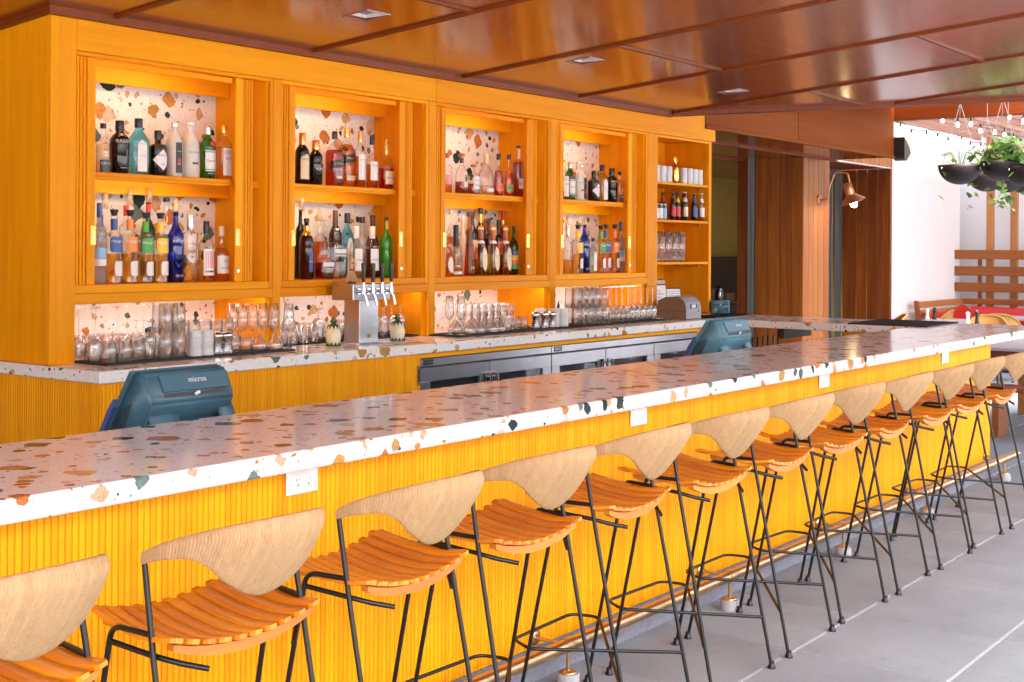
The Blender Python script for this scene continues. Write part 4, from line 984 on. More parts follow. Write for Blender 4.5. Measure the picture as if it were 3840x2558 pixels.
# ================================================================ BOTTLES
PROF = {
 'std': [(.90, 0), (1, .012), (1, .60), (.95, .655), (.72, .715), (.44, .765), (.34, .80), (.32, .93), (.36, .935), (.36, .955)],
 'bomb': [(.95, 0), (1, .012), (1, .58), (.97, .62), (.62, .715), (.40, .775), (.33, .80), (.33, .94)],
 'bull': [(.84, 0), (.88, .012), (.97, .35), (1, .55), (.94, .66), (.72, .725), (.46, .76), (.40, .80), (.47, .83), (.42, .86), (.42, .95)],
 'hend': [(.96, 0), (1, .012), (1, .62), (.96, .665), (.55, .70), (.36, .72), (.34, .80), (.34, .95)],
 'swing': [(.94, 0), (1, .015), (1, .58), (.93, .655), (.66, .73), (.42, .785), (.36, .81), (.36, .93)],
 'tanq': [(.9, 0), (.94, .012), (.97, .50), (1, .60), (.94, .66), (.66, .74), (.42, .775), (.36, .80), (.36, .95)],
 'hang': [(.96, 0), (1, .01), (1, .015), (1, .60), (.98, .645), (.80, .675), (.46, .69), (.40, .72), (.40, .90), (.46, .905), (.46, .92)],
 'mila': [(.93, 0), (1, .012), (1, .62), (.96, .665), (.62, .745), (.40, .80), (.30, .90), (.28, .965), (.36, .97), (.36, .985)],
 'kai': [(1.0, 0), (1.04, .012), (.84, .45), (.95, .70), (.98, .725), (.42, .74), (.40, .76), (.40, .90)],
 'wine': [(.92, 0), (1, .015), (1, .55), (.93, .625), (.66, .69), (.40, .735), (.32, .77), (.30, .93), (.34, .935), (.34, .955)],
 'tall': [(.90, 0), (1, .012), (1, .63), (.96, .66), (.70, .70), (.42, .725), (.38, .75), (.37, .95)],
 'henn': [(.82, 0), (.88, .015), (1, .32), (1, .42), (.80, .54), (.50, .64), (.30, .70), (.25, .80), (.24, .96)],
 'dome': [(.90, 0), (1, .02), (1, .22), (.97, .42), (.80, .57), (.50, .67), (.32, .71), (.30, .76), (.30, .95)],
 'cone': [(.94, 0), (1, .01), (.98, .06), (.72, .45), (.42, .80), (.38, .90), (.38, .93)],
 'squat': [(.97, 0), (1, .02), (1, .62), (.92, .68), (.40, .71), (.26, .73), (.24, .93)],
 'talis': [(.92, 0), (1, .012), (1, .46), (.94, .52), (.62, .60), (.42, .66), (.45, .72), (.38, .77), (.33, .82), (.33, .95)],
 'beer': [(.92, 0), (1, .015), (1, .52), (.93, .60), (.62, .72), (.46, .80), (.42, .95), (.46, .955), (.46, .97)],
}
def sect(p): return lambda a: 1.0 / ((abs(math.cos(a)) ** p + abs(math.sin(a)) ** p) ** (1 / p))
SEC = {'r': None, 'b': sect(7), 'o': sect(3)}
def bottle(desc, prof, X, Y, z0, zt, dia, gls, liq=None, cap=('c_black', .88, .40), labels=(), sec='r', dep=1.0, extra=None, where='', name='liquor_bottle', cat='bottle', grp='bottles in the cabinet'):
    Hh = zt - z0; r = dia / 2; rs = random.Random(int(X * 1000))
    t = thing(name, (desc + ', ' + where) if where else desc, cat, (X, Y, z0 + .0005), 0, grp)
    S = SEC[sec]; pr = [(0.0005, 0)] + [(a * r, b * Hh) for a, b in PROF[prof]]; n = 20 if sec == 'r' else 32
    if sec != 'r': r_body = r
    top = pr[-1]
    obj('glass', MB().lathe(pr, n, sec=S, dep=dep), gls, t)
    if liq:
        lv, lm = liq; pts = [(max(.001, a * r * .94 - .001), b * Hh + (.004 if i == 0 else 0)) for i, (a, b) in enumerate(PROF[prof])]
        out = [(.0005, .004)]
        for (ra, za), (rb, zb) in zip(pts, pts[1:]):
            out.append((ra, za))
            if za <= lv * Hh < zb:
                k = (lv * Hh - za) / (zb - za); out.append((ra + (rb - ra) * k, lv * Hh)); break
        out.append((.0005, out[-1][1]))
        obj('liquid', MB().lathe(out, n, sec=S, dep=dep), lm, t)
    if cap:
        cm, c0, cr = cap[:3]; rr = cr * r
        pc = [(rr * .98, c0 * Hh), (rr, c0 * Hh + .001), (rr, Hh * .99), (rr * .9, Hh), (.0005, Hh)] if len(cap) < 4 else [(rr * .8, c0 * Hh), (rr * .86, c0 * Hh + .004), (rr * 1.35, Hh - .006), (rr * 1.35, Hh - .001), (.0005, Hh)]
        obj('cap', MB().lathe(pc, 16), cm, t)
    def rad(z):
        q = PROF[prof]
        for (ra, za), (rb, zb) in zip(q, q[1:]):
            if za <= z <= zb: return r * (ra + (rb - ra) * (z - za) / max(1e-6, zb - za))
        return r * q[-1][0]
    def surf(a, z, o):
        k = (S(a) if S else 1); q = rad(z) * k + o
        return (q * math.cos(a), q * dep * math.sin(a) - (o if dep < .9 else 0), z * Hh)
    for lb in labels:
        za, zb, hw, lm = lb[:4]; txt = lb[4] if len(lb) > 4 else None; tm = lb[5] if len(lb) > 5 else 'c_ink'; fr = lb[6] if len(lb) > 6 else .8; sh = lb[7] if len(lb) > 7 else ''
        c0 = -math.pi / 2 + R(lb[8] if len(lb) > 8 else 0); ha = R(hw); nu, nv = max(6, int(hw / 7)), 6
        if lm:
            def fn(u, v):
                if sh == 'dia': s_ = (1 - abs(2 * v - 1)); a = c0 + (2 * u - 1) * ha * max(.02, s_)
                elif sh == 'arch': s_ = 1 if v < .8 else math.sqrt(max(0, 1 - ((v - .8) / .2) ** 2)); a = c0 + (2 * u - 1) * ha * max(.15, s_)
                elif sh == 'oct': s_ = 1 - .18 * max(0, (abs(2 * v - 1) - .7) / .3); a = c0 + (2 * u - 1) * ha * s_
                elif sh == 'oval': a = c0 + (2 * u - 1) * ha * max(.03, math.sqrt(max(0, 1 - (2 * v - 1) ** 2)))
                elif sh == 'diag': a = c0 + (2 * u - 1) * ha; v = v + (u - .5) * .45
                else: a = c0 + (2 * u - 1) * ha
                return surf(a, za + (zb - za) * v, .0007)
            lo = obj('label', MB().grid(fn, nu, 10 if sh in ('dia', 'arch', 'oval') else nv), lm, t)
        else: lo = t
        if txt:
            lines = txt.split('|'); kk = 9; full = 2 * ha * rad((za + zb) / 2)
            for s_ in lines:
                if s_:
                    v, f = text_mesh(s_); wd = max(q[0] for q in v) - min(q[0] for q in v); ht = max(q[1] for q in v) - min(q[1] for q in v)
                    kk = min(kk, full * fr / wd, (zb - za) * Hh * .75 / len(lines) / ht)
            for i, s_ in enumerate(lines):
                if not s_: continue
                v, f = text_mesh(s_); k = kk
                zc_ = (za + zb) / 2 + ((len(lines) - 1) / 2 - i) * (zb - za) / (len(lines) + .4)
                rr = rad(zc_)
                obj('lettering', MB().add([surf(c0 + p[0] * k / rr, zc_ + p[1] * k / Hh, .0013) for p in v], f), tm, lo)
    if extra == 'cup':
        c = MB(); c.lathe([(.014, Hh * .93), (.0205, Hh * .935), (.013, Hh + .055), (.009, Hh + .062), (.0005, Hh + .063)], 14); o = obj('pourer_cover', c, 'cup', t); o.rotation_euler = (R(rs.uniform(-3, 3)), R(rs.uniform(-4, 4)), 0)
    if extra == 'swing':
        w_ = MB(); 
        for s_ in (-1, 1): w_.tube(bez([(s_*.004, -.010, Hh*.985), (s_*.020, -.012, Hh*.97), (s_*.0245, -.006, Hh*.86), (s_*.018, 0, Hh*.83)]), .0013, 5)
        obj('wire_clip', w_, 'chrome', t)
    if extra == 'seal':
        b_ = MB().lathe([(.0005, 0), (.017, 0), (.019, .002), (.017, .004), (.0005, .0045)], 14); rr = rad(.66); b_.v = [(p[0] + .004, -rr - .0 - p[2], .66*Hh + p[1]) for p in b_.v]; obj('wax_seal', b_, 'c_red', t)
    if extra == 'ball':
        b_ = MB().lathe([(.0005, Hh - .046), (.012, Hh - .044), (.021, Hh - .030), (.022, Hh - .022), (.018, Hh - .008), (.0005, Hh)], 16); obj('ball_stopper', b_, 'c_cream', t)
    return t
U, L = 2.0455, 1.4525
W1, W2, W3, W4 = 'upper shelf, first bay', 'upper shelf, second bay', 'upper shelf, third bay', 'upper shelf, fourth bay'
Q1, Q2, Q3, Q4 = 'bottom shelf, first bay', 'bottom shelf, second bay', 'bottom shelf, third bay', 'bottom shelf, fourth bay'
bc_ = 'bottle_clear'
def kik(X, w_): bottle('clear bottle with black band label near its base', 'tall', X, 5.94, U, 2.312, .074, bc_, (.60, 'pale_liquid'), ('c_black', .90, .44), [(.02, .26, 62, 'c_teal', 'KIKORI|', 'c_white', .8)], where=w_)
def bulldog(X, w_): bottle('broad-shouldered black bottle with white lettering', 'bull', X, 5.94, U, 2.335, .106, 'dark_glass', None, ('c_black', .83, .46), [(.56, .66, 62, None, 'BULLDOG', 'c_white', .95), (.06, .16, 50, None, 'LONDON DRY GIN', 'c_white', .6)], where=w_)
def bombay(X, w_, g='aqua'): bottle('large pale blue rectangular bottle with white arched label', 'bomb', X, 5.94, U, 2.357, .112, g, None, ('c_navy', .84, .40), [(.06, .62, 28, 'c_white', 'BOMBAY||SAPPHIRE||', 'c_ltblue', .8, 'arch')], 'b', .62, where=w_)
def hendr(X, w_): bottle('squat black apothecary bottle with white diamond label', 'hend', X, 5.94, U, 2.301, .098, 'dark_glass', None, ('c_black', .82, .40), [(.12, .58, 70, 'c_white', 'HENDRICK\'S|GIN', 'c_ink', .62, 'dia')], where=w_)
def tombo(X, w_, Y=5.94): bottle('tall frosted bottle with narrow black upright label', 'std', X, Y, U, 2.360, .092, 'frost', None, ('c_silver', .90, .40), [(.07, .62, 28, 'c_black', 'とんぼ|TOMBO', 'c_white', .7), (.22, .34, 12, 'c_red', None, '', .5, 'oval')], where=w_)
def moon(X, w_): bottle('milky white swing-top bottle', 'swing', X, 5.94, U, 2.366, .100, 'frost', None, ('c_white', .94, .40), [(.36, .54, 52, None, 'MOONSHINE', 'c_ink', .9), (.24, .28, 24, 'c_brown')], extra='swing', where=w_)
def tanq(X, w_): bottle('green bottle with white label and round red seal', 'tanq', X, 5.94, U, 2.353, .092, 'green', None, ('c_silver', .84, .42), [(.18, .50, 56, 'c_white', 'Tanqueray', 'c_ink', .85), (.515, .535, 56, 'c_white'), (.145, .165, 56, 'c_white'), (.07, .13, 40, None, 'LONDON DRY', 'c_white', .9)], extra='seal', where=w_)
def raj(X, w_): bottle('clear bottle with gold cap and red-lettered white label', 'std', X, 5.94, U, 2.366, .094, bc_, (.60, 'pale_liquid'), ('c_gold', .86, .42), [(.08, .58, 44, 'c_white', 'OLD|RAJ||', 'c_red', .75)], where=w_)
kik(4.240, W1); bulldog(4.345, W1); bombay(4.468, W1); hendr(4.598, W1); tombo(4.712, W1); moon(4.825, W1); tanq(4.951, W1); raj(5.072, W1)
raj(8.575, W4); tanq(8.673, W4); moon(8.789, W4); tombo(8.955, W4, 6.02); hendr(9.023, W4); bombay(9.155, W4, 'aqua_pale'); bulldog(9.300, W4); kik(9.425, W4)
# bay 1 bottom
def hangar(X, c, w_, word, zt=1.853, Y=5.92): bottle(word, 'hang', X, Y, L, zt, .088, bc_, (.40, 'gold_liquid'), ('c_black', .91, .40, 1), [(.72, .87, 170, c), (.42, .63, 62, c, 'Hangar 1|', 'c_white', .8, 'oct'), (.10, .30, 40, 'c_white', None, '', .5, 'oct', 12)], where=w_)
def goose(X, w_, Y=5.92): bottle('tall frosted bottle with blue mountain picture label', 'wine', X, Y, L, 1.885, .076, 'smoke', None, ('c_blue', .82, .40), [(.30, .44, 75, 'c_ltblue'), (.22, .31, 75, 'c_white'), (.12, .22, 62, None, 'GREY GOOSE', 'c_red', .9)], where=w_)
goose(4.205, Q1); hangar(4.298, 'c_blue', Q1, 'clear bottle with blue neck band and octagonal blue label'); hangar(4.400, 'c_orange', Q1, 'clear bottle with orange neck band and octagonal orange label')
hangar(4.504, 'c_green', Q1, 'clear bottle with green neck band and octagonal green label', 1.841); hangar(4.603, 'c_yellow', Q1, 'clear bottle with yellow neck band and octagonal yellow label', 1.842)
def mila(X, w_): bottle('cobalt blue bottle with slanted clear pourer cover', 'mila', X, 5.92, L, 1.855, .090, 'cobalt', (.30, 'gold_liquid'), None, [(.50, .66, 60, None, 'milagro', 'c_white', .95), (.06, .12, 42, None, 'SILVER', 'c_white', .8)], extra='cup', where=w_)
mila(4.709, Q1)
def kai(X, w_, Y=5.92): bottle('clear pinched-waist bottle with tall silver cap', 'kai', X, Y, L, 1.838, .090, bc_, (.28, 'gold_liquid'), ('c_silver', .76, .46), [(.30, .62, 12, None, 'K|A|I', 'c_ink', .9)], where=w_)
kai(4.812, Q1)
bottle('pale amber bottle with black capsule and pink portrait label', 'wine', 4.928, 5.92, L, 1.801, .090, bc_, (.52, 'gold_liquid'), ('c_black', .79, .40), [(.10, .54, 58, 'c_white'), (.22, .50, 42, 'c_pink'), (.15, .18, 42, 'c_black')], where=Q1)
bottle('rounded bottle with tan cap and white label', 'talis', 5.040, 5.92, L, 1.775, .090, bc_, (.60, 'gold_liquid'), ('c_beige', .82, .42), [(.14, .46, 70, 'c_white', 'PAU|VODKA', 'c_ink', .6)], where=Q1)
bottle('clear back-row bottle with red neck band and pourer cover', 'tall', 4.50, 6.09, L, 1.915, .075, bc_, (.3, 'pale_liquid'), None, [(.80, .93, 170, 'c_red')], extra='cup', where=Q1)
bottle('dark green back-row bottle with red neck band and pourer cover', 'wine', 4.650, 6.09, L, 1.925, .085, 'green_dark', None, None, [(.84, .93, 170, 'c_red'), (.25, .5, 60, 'c_beige')], extra='cup', where=Q1)
bottle('clear back-row bottle with black stopper and lime green label', 'std', 4.778, 6.09, L, 1.935, .090, bc_, (.3, 'pale_liquid'), ('c_black', .95, .42), [(.35, .56, 70, 'c_lime')], where=Q1)
bottle('clear back-row bottle with blue label at the far left', 'tall', 4.335, 6.09, L, 1.89, .065, bc_, (.5, 'pale_liquid'), None, [(.7, .85, 80, 'c_blue')], extra='cup', where=Q1)
# bay 2 upper
bottle('dark bottle with tall gold cap and cream arched label', 'std', 5.702, 5.94, U, 2.371, .088, 'dark_glass', None, ('c_copper', .76, .50), [(.10, .58, 55, 'c_cream', 'NOLET\'S||', 'c_ink', .8, 'arch')], where=W2)
bottle('black bottle capped with an upturned copper measure', 'std', 5.818, 5.94, U, 2.333, .090, 'dark_glass', None, ('c_copper', .77, .56), [(.20, .42, 45, None, 'BLACK|', 'c_white', .8)], where=W2)
bottle('large square bottle of red-brown whisky with slanted black label', 'bomb', 5.988, 5.94, U, 2.400, .100, bc_, (.66, 'ruby'), ('c_black', .86, .36), [(.34, .48, 75, 'c_black', 'BLACK LABEL', 'c_gold', .55, 'diag'), (.14, .19, 26, 'c_cream')], 'b', .9, where=W2)
bottle('tall square whisky bottle with gold cap and slanted label', 'bomb', 6.160, 6.00, U, 2.440, .098, bc_, (.72, 'amber'), ('c_gold', .84, .38), [(.42, .56, 75, 'c_black', 'Gold Label', 'c_gold', .55, 'diag'), (.12, .20, 40, 'c_beige')], 'b', .9, where=W2)
bottle('slim whisky bottle with copper neck and large white label', 'std', 6.226, 5.94, U, 2.422, .070, bc_, (.55, 'amber'), ('c_copper', .80, .44), [(.14, .58, 62, 'c_white', 'MACALLAN||12', 'c_ink', .75)], where=W2)
bottle('whisky bottle with bulb neck, navy cap and white label', 'talis', 6.340, 5.94, U, 2.402, .080, bc_, (.45, 'amber'), ('c_navy', .82, .44), [(.15, .50, 60, 'c_white', 'TALISKER||', 'c_ink', .85)], where=W2)
bottle('pear-shaped cognac bottle with long gold neck and cream label', 'henn', 6.480, 5.94, U, 2.383, .108, bc_, (.42, 'ruby'), ('c_gold', .69, .30), [(.10, .36, 52, 'c_cream', 'Hennessy', 'c_ink', .8)], where=W2)
# bay 2 bottom
bottle('tall black back-row bottle with clear pourer cover', 'wine', 5.815, 6.07, L, 1.915, .078, 'dark_glass', None, None, [], extra='cup', where=Q2)
bottle('dark rum bottle with gold neck band and upright blue label', 'std', 5.734, 5.93, L, 1.834, .090, 'maroon_glass', None, ('c_black', .93, .40), [(.72, .88, 170, 'c_gold'), (.12, .46, 20, 'c_blue', 'Zaya', 'c_white', .95)], where=Q2)
bottle('wide domed bottle of orange-red bourbon with pourer cover', 'dome', 5.984, 6.06, L, 1.85, .125, bc_, (.60, 'rye_liquid'), None, [(.26, .38, 60, 'c_coral', 'BULLEIT', 'c_ink', .7)], extra='cup', where=Q2)
bottle('dark back-row bottle with long black neck', 'std', 6.150, 6.09, L, 1.898, .086, 'maroon_glass', None, ('c_brown', .74, .42), [(.40, .52, 60, None, 'LEJAY', 'c_white', .8)], where=Q2)
bottle('pale blue rectangular bottle in the back row', 'bomb', 6.262, 6.09, L, 1.883, .098, 'aqua', None, ('c_navy', .84, .40), [(.06, .62, 28, 'c_white', 'BOMBAY||SAPPHIRE||', 'c_ltblue', .8, 'arch')], 'b', .62, where=Q2)
bottle('broad square clear bottle with long neck and narrow label', 'squat', 5.999, 5.93, L, 1.778, .122, bc_, (.36, 'gold_liquid'), ('c_silver', .95, .28), [(.44, .58, 40, 'c_white'), (.46, .50, 40, 'c_black')], 'b', .7, where=Q2)
bottle('low square bottle of dark red liqueur', 'squat', 5.849, 5.885, L, 1.641, .115, bc_, (.55, 'plum'), ('clear', .8, .24), [(.34, .56, 42, 'c_white'), (.36, .42, 42, 'c_black')], 'b', .7, where=Q2)
bottle('clear white-capped rum bottle with white label', 'wine', 6.183, 5.93, L, 1.793, .088, bc_, (.5, 'pale_liquid'), ('c_white', .76, .44), [(.14, .56, 58, 'c_white', 'KOLOA', 'c_ink', .6)], where=Q2)
bottle('clear back-row tequila bottle with black stopper', 'hend', 6.385, 6.07, L, 1.859, .090, bc_, (.3, 'pale_liquid'), ('c_black', .90, .44), [(.40, .58, 60, None, 'AVION', 'c_white', .8)], where=Q2)
bottle('amber white-capped rum bottle with white label', 'wine', 6.336, 5.93, L, 1.795, .090, bc_, (.56, 'amber'), ('c_white', .76, .44), [(.14, .56, 58, 'c_white', 'KOLOA', 'c_ink', .7)], where=Q2)
bottle('wide dark maroon bottle in the back row', 'dome', 6.52, 6.10, L, 1.873, .108, 'maroon_glass', None, ('c_brown', .76, .34), [(.48, .50, 40, 'c_beige')], where=Q2)
bottle('bright green melon liqueur bottle with yellow neck label', 'wine', 6.473, 5.93, L, 1.859, .084, 'green_neon', None, ('c_brown', .95, .38), [(.80, .94, 60, 'c_yellow')], where=Q2)
# bay 3 upper
bottle('half-hidden bottle with brown cork at the left end', 'tall', 7.19, 6.0, U, 2.338, .075, bc_, (.35, 'amber'), ('c_cork', .88, .46), [(.22, .46, 62, 'c_pink')], where=W3)
bottle('round-shouldered bourbon bottle with brown cork and narrow label', 'dome', 7.284, 5.94, U, 2.338, .096, bc_, (.30, 'plum'), ('c_cork', .92, .50), [(.76, .89, 170, 'c_brown'), (.16, .56, 28, 'c_cream'), (.30, .46, 17, 'c_brown')], where=W3)
bottle('short flask bottle with large white label', 'squat', 7.423, 5.94, U, 2.264, .092, bc_, (.36, 'plum'), ('c_cork', .92, .50), [(.18, .60, 48, 'c_white', 'HUDSON|WHISKEY', 'c_ink', .75)], where=W3)
bottle('bell-shaped clear bottle with brown stopper', 'dome', 7.570, 5.94, U, 2.355, .118, bc_, (.22, 'pale_liquid'), ('c_beige', .74, .34), [(.08, .16, 45, 'c_white')], where=W3)
bottle('flat red-amber bourbon bottle with black cap and coral label', 'dome', 7.725, 5.94, U, 2.362, .086, bc_, (.60, 'ruby'), ('c_black', .86, .40), [(.12, .30, 60, 'c_coral', 'BULLEIT', 'c_ink', .7)], dep=.7, where=W3)
bottle('flat amber rye bottle with black cap and green label', 'dome', 7.852, 5.94, U, 2.364, .084, bc_, (.56, 'rye_liquid'), ('c_black', .88, .40), [(.12, .28, 60, 'c_lime', 'BULLEIT', 'c_ink', .7)], dep=.7, where=W3)
bottle('tall square-shouldered bottle of violet-red whiskey', 'tall', 7.968, 5.94, U, 2.440, .084, bc_, (.68, 'plum'), ('c_brown', .96, .44), [(.74, .93, 60, 'c_white'), (.16, .36, 42, 'c_white', '(ri)1', 'c_ink', .8)], where=W3)
# bay 3 bottom
bottle('clear back-row bottle with brown liquor and cork', 'std', 7.325, 6.07, L, 1.926, .070, bc_, (.60, 'amber'), ('c_beige', .94, .44), [], where=Q3)
bottle('small round bottle with oval white label at the left', 'dome', 7.085, 5.895, L, 1.68, .075, bc_, (.3, 'gold_liquid'), ('c_beige', .92, .4), [(.10, .62, 50, 'c_white', None, '', .5, 'oval')], where=Q3)
bottle('tequila bottle with tall navy neck and white base band', 'dome', 7.211, 5.93, L, 1.819, .095, bc_, (.40, 'gold_liquid'), ('c_navy', .58, .40), [(.03, .09, 120, 'c_white'), (.66, .84, 40, None, 'igo', 'c_white', .9)], where=Q3)
bottle('slim frosted back-row bottle with white cap', 'tall', 7.485, 6.09, L, 1.893, .055, 'frost', None, ('c_white', .93, .46), [], where=Q3)
bottle('tall tapering amber tequila bottle with dark round stopper', 'cone', 7.315, 5.885, L, 1.918, .085, 'amber', (.5, 'amber'), ('c_brown', .92, .60), [(.08, .16, 40, None, '1942', 'c_gold', .9)], where=Q3)
bottle('dark amber back-row bottle with tan label', 'std', 7.600, 6.09, L, 1.929, .080, 'brown', None, ('c_black', .94, .42), [(.25, .55, 55, 'c_beige')], where=Q3)
bottle('tall dark rum bottle with gold neck band in the back row', 'std', 7.699, 6.09, L, 1.958, .086, 'maroon_glass', None, ('c_black', .92, .40), [(.78, .91, 170, 'c_gold')], where=Q3)
bottle('short dark back-row bottle with black cap', 'tall', 7.800, 6.09, L, 1.88, .066, 'maroon_glass', None, ('c_black', .94, .46), [], where=Q3)
bottle('dark back-row whisky bottle with coral label', 'tall', 7.900, 6.07, L, 1.871, .068, 'maroon_glass', None, ('c_black', .84, .48), [(.36, .60, 60, 'c_coral', 'NIKKA|COFFEY|', 'c_ink', .8)], where=Q3)
bottle('red back-row bottle with red foil cap', 'std', 8.02, 6.12, L, 1.945, .078, 'ruby', None, ('c_red', .86, .44), [(.76, .85, 170, 'c_gold')], where=Q3)
for X, w_, lm, lv in ((7.488, 'left', 'amber', .56), (7.636, 'middle', 'gold_liquid', .58), (7.788, 'right', 'gold_liquid', .55)):
    bottle('ball-stoppered tequila bottle, ' + w_ + ' of three', 'dome', X, 5.92, L, 1.820, .098, bc_, (lv, lm), ('c_cork', .72, .40), [(.64, .70, 170, 'c_white'), (.08, .58, 34, 'c_cream', '|FORTALEZA||', 'c_ink', .85, 'oval')], 'o', .9, 'ball', where=Q3)
bottle('dark green wine-shaped bottle with rainbow label', 'wine', 7.905, 5.93, L, 1.820, .072, 'green_dark', None, ('c_black', .92, .38), [(.40, .50, 70, 'c_blue', 'VIDA', 'c_lime', .8), (.30, .40, 70, 'c_yellow'), (.22, .30, 70, 'c_coral'), (.12, .22, 70, 'c_green')], where=Q3)
# bay 4 bottom
kai(8.72, Q4, 5.99); hangar(8.763, 'c_yellow', Q4, 'clear bottle with yellow neck band and octagonal yellow label', 1.848, 5.92)
mila(8.860, Q4)
bottle('small pale blue rectangular bottle with white arched label', 'bomb', 8.935, 5.885, L, 1.741, .078, 'aqua_pale', None, ('c_navy', .90, .40), [(.06, .62, 28, 'c_white', 'BOMBAY||', 'c_ltblue', .8, 'arch')], 'b', .62, where=Q4)
bottle('clear bottle with pourer cover behind the small blue bottle', 'std', 9.05, 6.05, L, 1.842, .07, bc_, (.3, 'pale_liquid'), None, [], extra='cup', where=Q4)
hangar(9.104, 'c_green', Q4, 'clear bottle with green neck band and octagonal green label', 1.850); hangar(9.222, 'c_blue', Q4, 'clear bottle with blue neck band and octagonal blue label', 1.860, 5.945); hangar(9.318, 'c_orange', Q4, 'clear bottle with orange neck band and octagonal orange label', 1.860)
goose(9.413, Q4)
bottle('clear bottle with slanting pourer cover behind the pinched one', 'std', 8.85, 6.09, L, 1.83, .07, bc_, (.3, 'pale_liquid'), None, [], extra='cup', where=Q4)
# ---- beers and cans on the open shelf
Z5 = 1.9135; fr_ = 5.83
for k, (X, w_, c) in enumerate(((9.84, 'left', 'c_white'), (9.915, 'second', 'c_white'), (9.985, 'third', 'c_ltblue'))):
    o = thing('drink_can', 'slim white drink can on the open shelf, ' + w_ + ' from the left end', 'can', (X, fr_, Z5 + .0005), 0, 'cans on the open shelf')
    obj('body', MB().lathe([(.022, 0), (.027, .006), (.027, .128), (.022, .140)], 14), 'c_silver', o)
    obj('label', MB().lathe([(.0273, .010), (.0273, .100)], 14), c, o); obj('band', MB().lathe([(.0275, .101), (.0275, .127)], 14), 'c_black', o)
    v, f = text_mesh('MAUI'); obj('lettering', MB().add([(.0280*math.sin(a*.013/.028), -.0280*math.cos(a*.013/.028), .112 + b*.013) for a, b, c_ in v], f), 'c_white', o)
beers = [(10.135, 5.93, 'brown', 'c_red', 'black-capped brown beer bottle with white label', 'c_white'), (10.145, fr_, 'brown', 'c_black', 'brown beer bottle with red label, first in front', 'c_red'), (10.228, fr_, 'brown', 'c_yellow', 'brown beer bottle with yellow neck and red label', 'c_red'), (10.35, 5.90, 'brown', 'c_orange', 'brown beer bottle with orange neck and round tan label', 'c_beige'),
         (10.365, fr_, 'brown', 'c_white', 'brown beer bottle with white neck and cream label', 'c_cream'), (10.49, 5.92, 'brown', 'c_black', 'brown beer bottle with a pale picture label', 'c_ltblue'), (10.545, 5.93, 'brown', 'c_navy', 'dark beer bottle with red and blue label', 'c_coral'), (10.53, fr_ - .005, 'brown', 'c_blue', 'beer bottle with bright blue label', 'c_blue'), (10.615, 5.87, 'green', 'c_green', 'green beer bottle with green cap', 'c_white'), (10.655, fr_ - .01, bc_, 'c_white', 'clear pale beer bottle with white cap at the right', 'c_white')]
for X, Y, g_, cc_, d_, lc in beers:
    bottle(d_ + ' on the middle open shelf', 'beer', X, Y, Z5, Z5 + .245 + random.uniform(-.004, .02), .056, g_, (.75, 'gold_liquid') if g_ == bc_ else None, ('c_black' if cc_ in ('c_red', 'c_yellow', 'c_orange') else cc_, .955, .50), [(.14, .48, 85, lc), (.66, .80, 170, cc_)], name='beer_bottle', grp='beer bottles on the open shelf')

# ================================================================ SCONCE, SPEAKER
t = thing('wall_sconce', 'copper gooseneck wall sconce with a lit bulb on the pale plank pier', 'wall lamp', (15.11, 6.62, 2.27))
bp_ = MB().lathe([(.062, 0), (.062, .02), (.05, .026), (.0005, .028)], 20); bp_.v = [(a, -c, b) for a, b, c in bp_.v]; obj('backplate', bp_, 'copper', t)
obj('arm', MB().tube(bez([(0, -.02, 0), (.02, -.11, .0), (.03, -.13, .16), (.05, -.20, .34), (.09, -.34, .33), (.11, -.36, .20)], 6), .011, 8), 'copper', t)
shd = MB().lathe([(.052, .15), (.055, .148), (.055, .02), (.06, .0), (.155, -.085), (.157, -.09), (.150, -.088), (.055, -.004), (.0005, .0)], 24); s_ = obj('shade', shd, 'copper', t, (.115, -.37, .06), (R(-14), R(-16), 0))
obj('shade_lining', MB().lathe([(.148, -.0895), (.053, -.0065), (.0005, -.003)], 24), 'plate_white', s_)
obj('bulb', MB().lathe([(.0005, -.165), (.032, -.152), (.044, -.12), (.036, -.06), (.02, -.03), (.02, -.01)], 16), 'bulb', s_)
t = thing('loudspeaker', 'dark wedge-shaped loudspeaker fixed at the end of the fascia', 'speaker', (15.336, 5.72, 2.86))
obj('cabinet', MB().prism([(.0, -.10), (.0, .16), (.16, .06), (.22, -.02), (.08, -.12)], -.10, .04, 'y'), 'c_black', t); obj('grille', MB().prism([(.1645, .0605), (.167, .058), (.224, -.0185), (.2225, -.0165)], -.09, .03, 'y'), 'slot_dark', t)

# ================================================================ PATIO
pg = thing('pergola', 'pink-toned timber pergola over the patio beyond the bar', 'pergola', (15.4, 6.5, 0))
obj('edge_beam', MB().cbox(-.04, .10, -9, -.72, 3.225, 3.40, .004), 'batten_wood', pg)
for k in range(26): obj('beam', MB().cbox(.101, 5.5, -.02 - .24 * k - .07, -.02 - .24 * k, 3.405, 3.62, .004), 'pergola_wood', pg)
obj('shade_sheet', MB().box(.11, 5.5, -6.6, .0, 3.621, 3.64), 'shade_sheet_mat', pg)  # added over the beams to cut the sky light below
for y in (-.30, -.66): obj('post', MB().cbox(5.06, 5.16, y - .10, y, 0, 3.404, .004), 'teak_lit', pg)
for k in range(7): obj('post', MB().cbox(5.06, 5.16, -1.9 - 1.0 * k, -1.8 - 1.0 * k, 0, 3.404, .004), 'teak_lit', pg)
scn = thing('slatted_screen', 'horizontal timber board screen above the corner bench', 'screen', (20.35, 6.66, 0))
for a, b in ((1.52, 1.665), (1.265, 1.41), (1.015, 1.157)): obj('board', MB().cbox(0, .03, -6.5, .015, a, b, .004), 'fence_wood', scn)
for k in range(3): obj('bracket', MB().box(.0305, .109, -.40 - 1.5 * k, -.36 - 1.5 * k, .2, 1.66), 'fence_wood', scn)
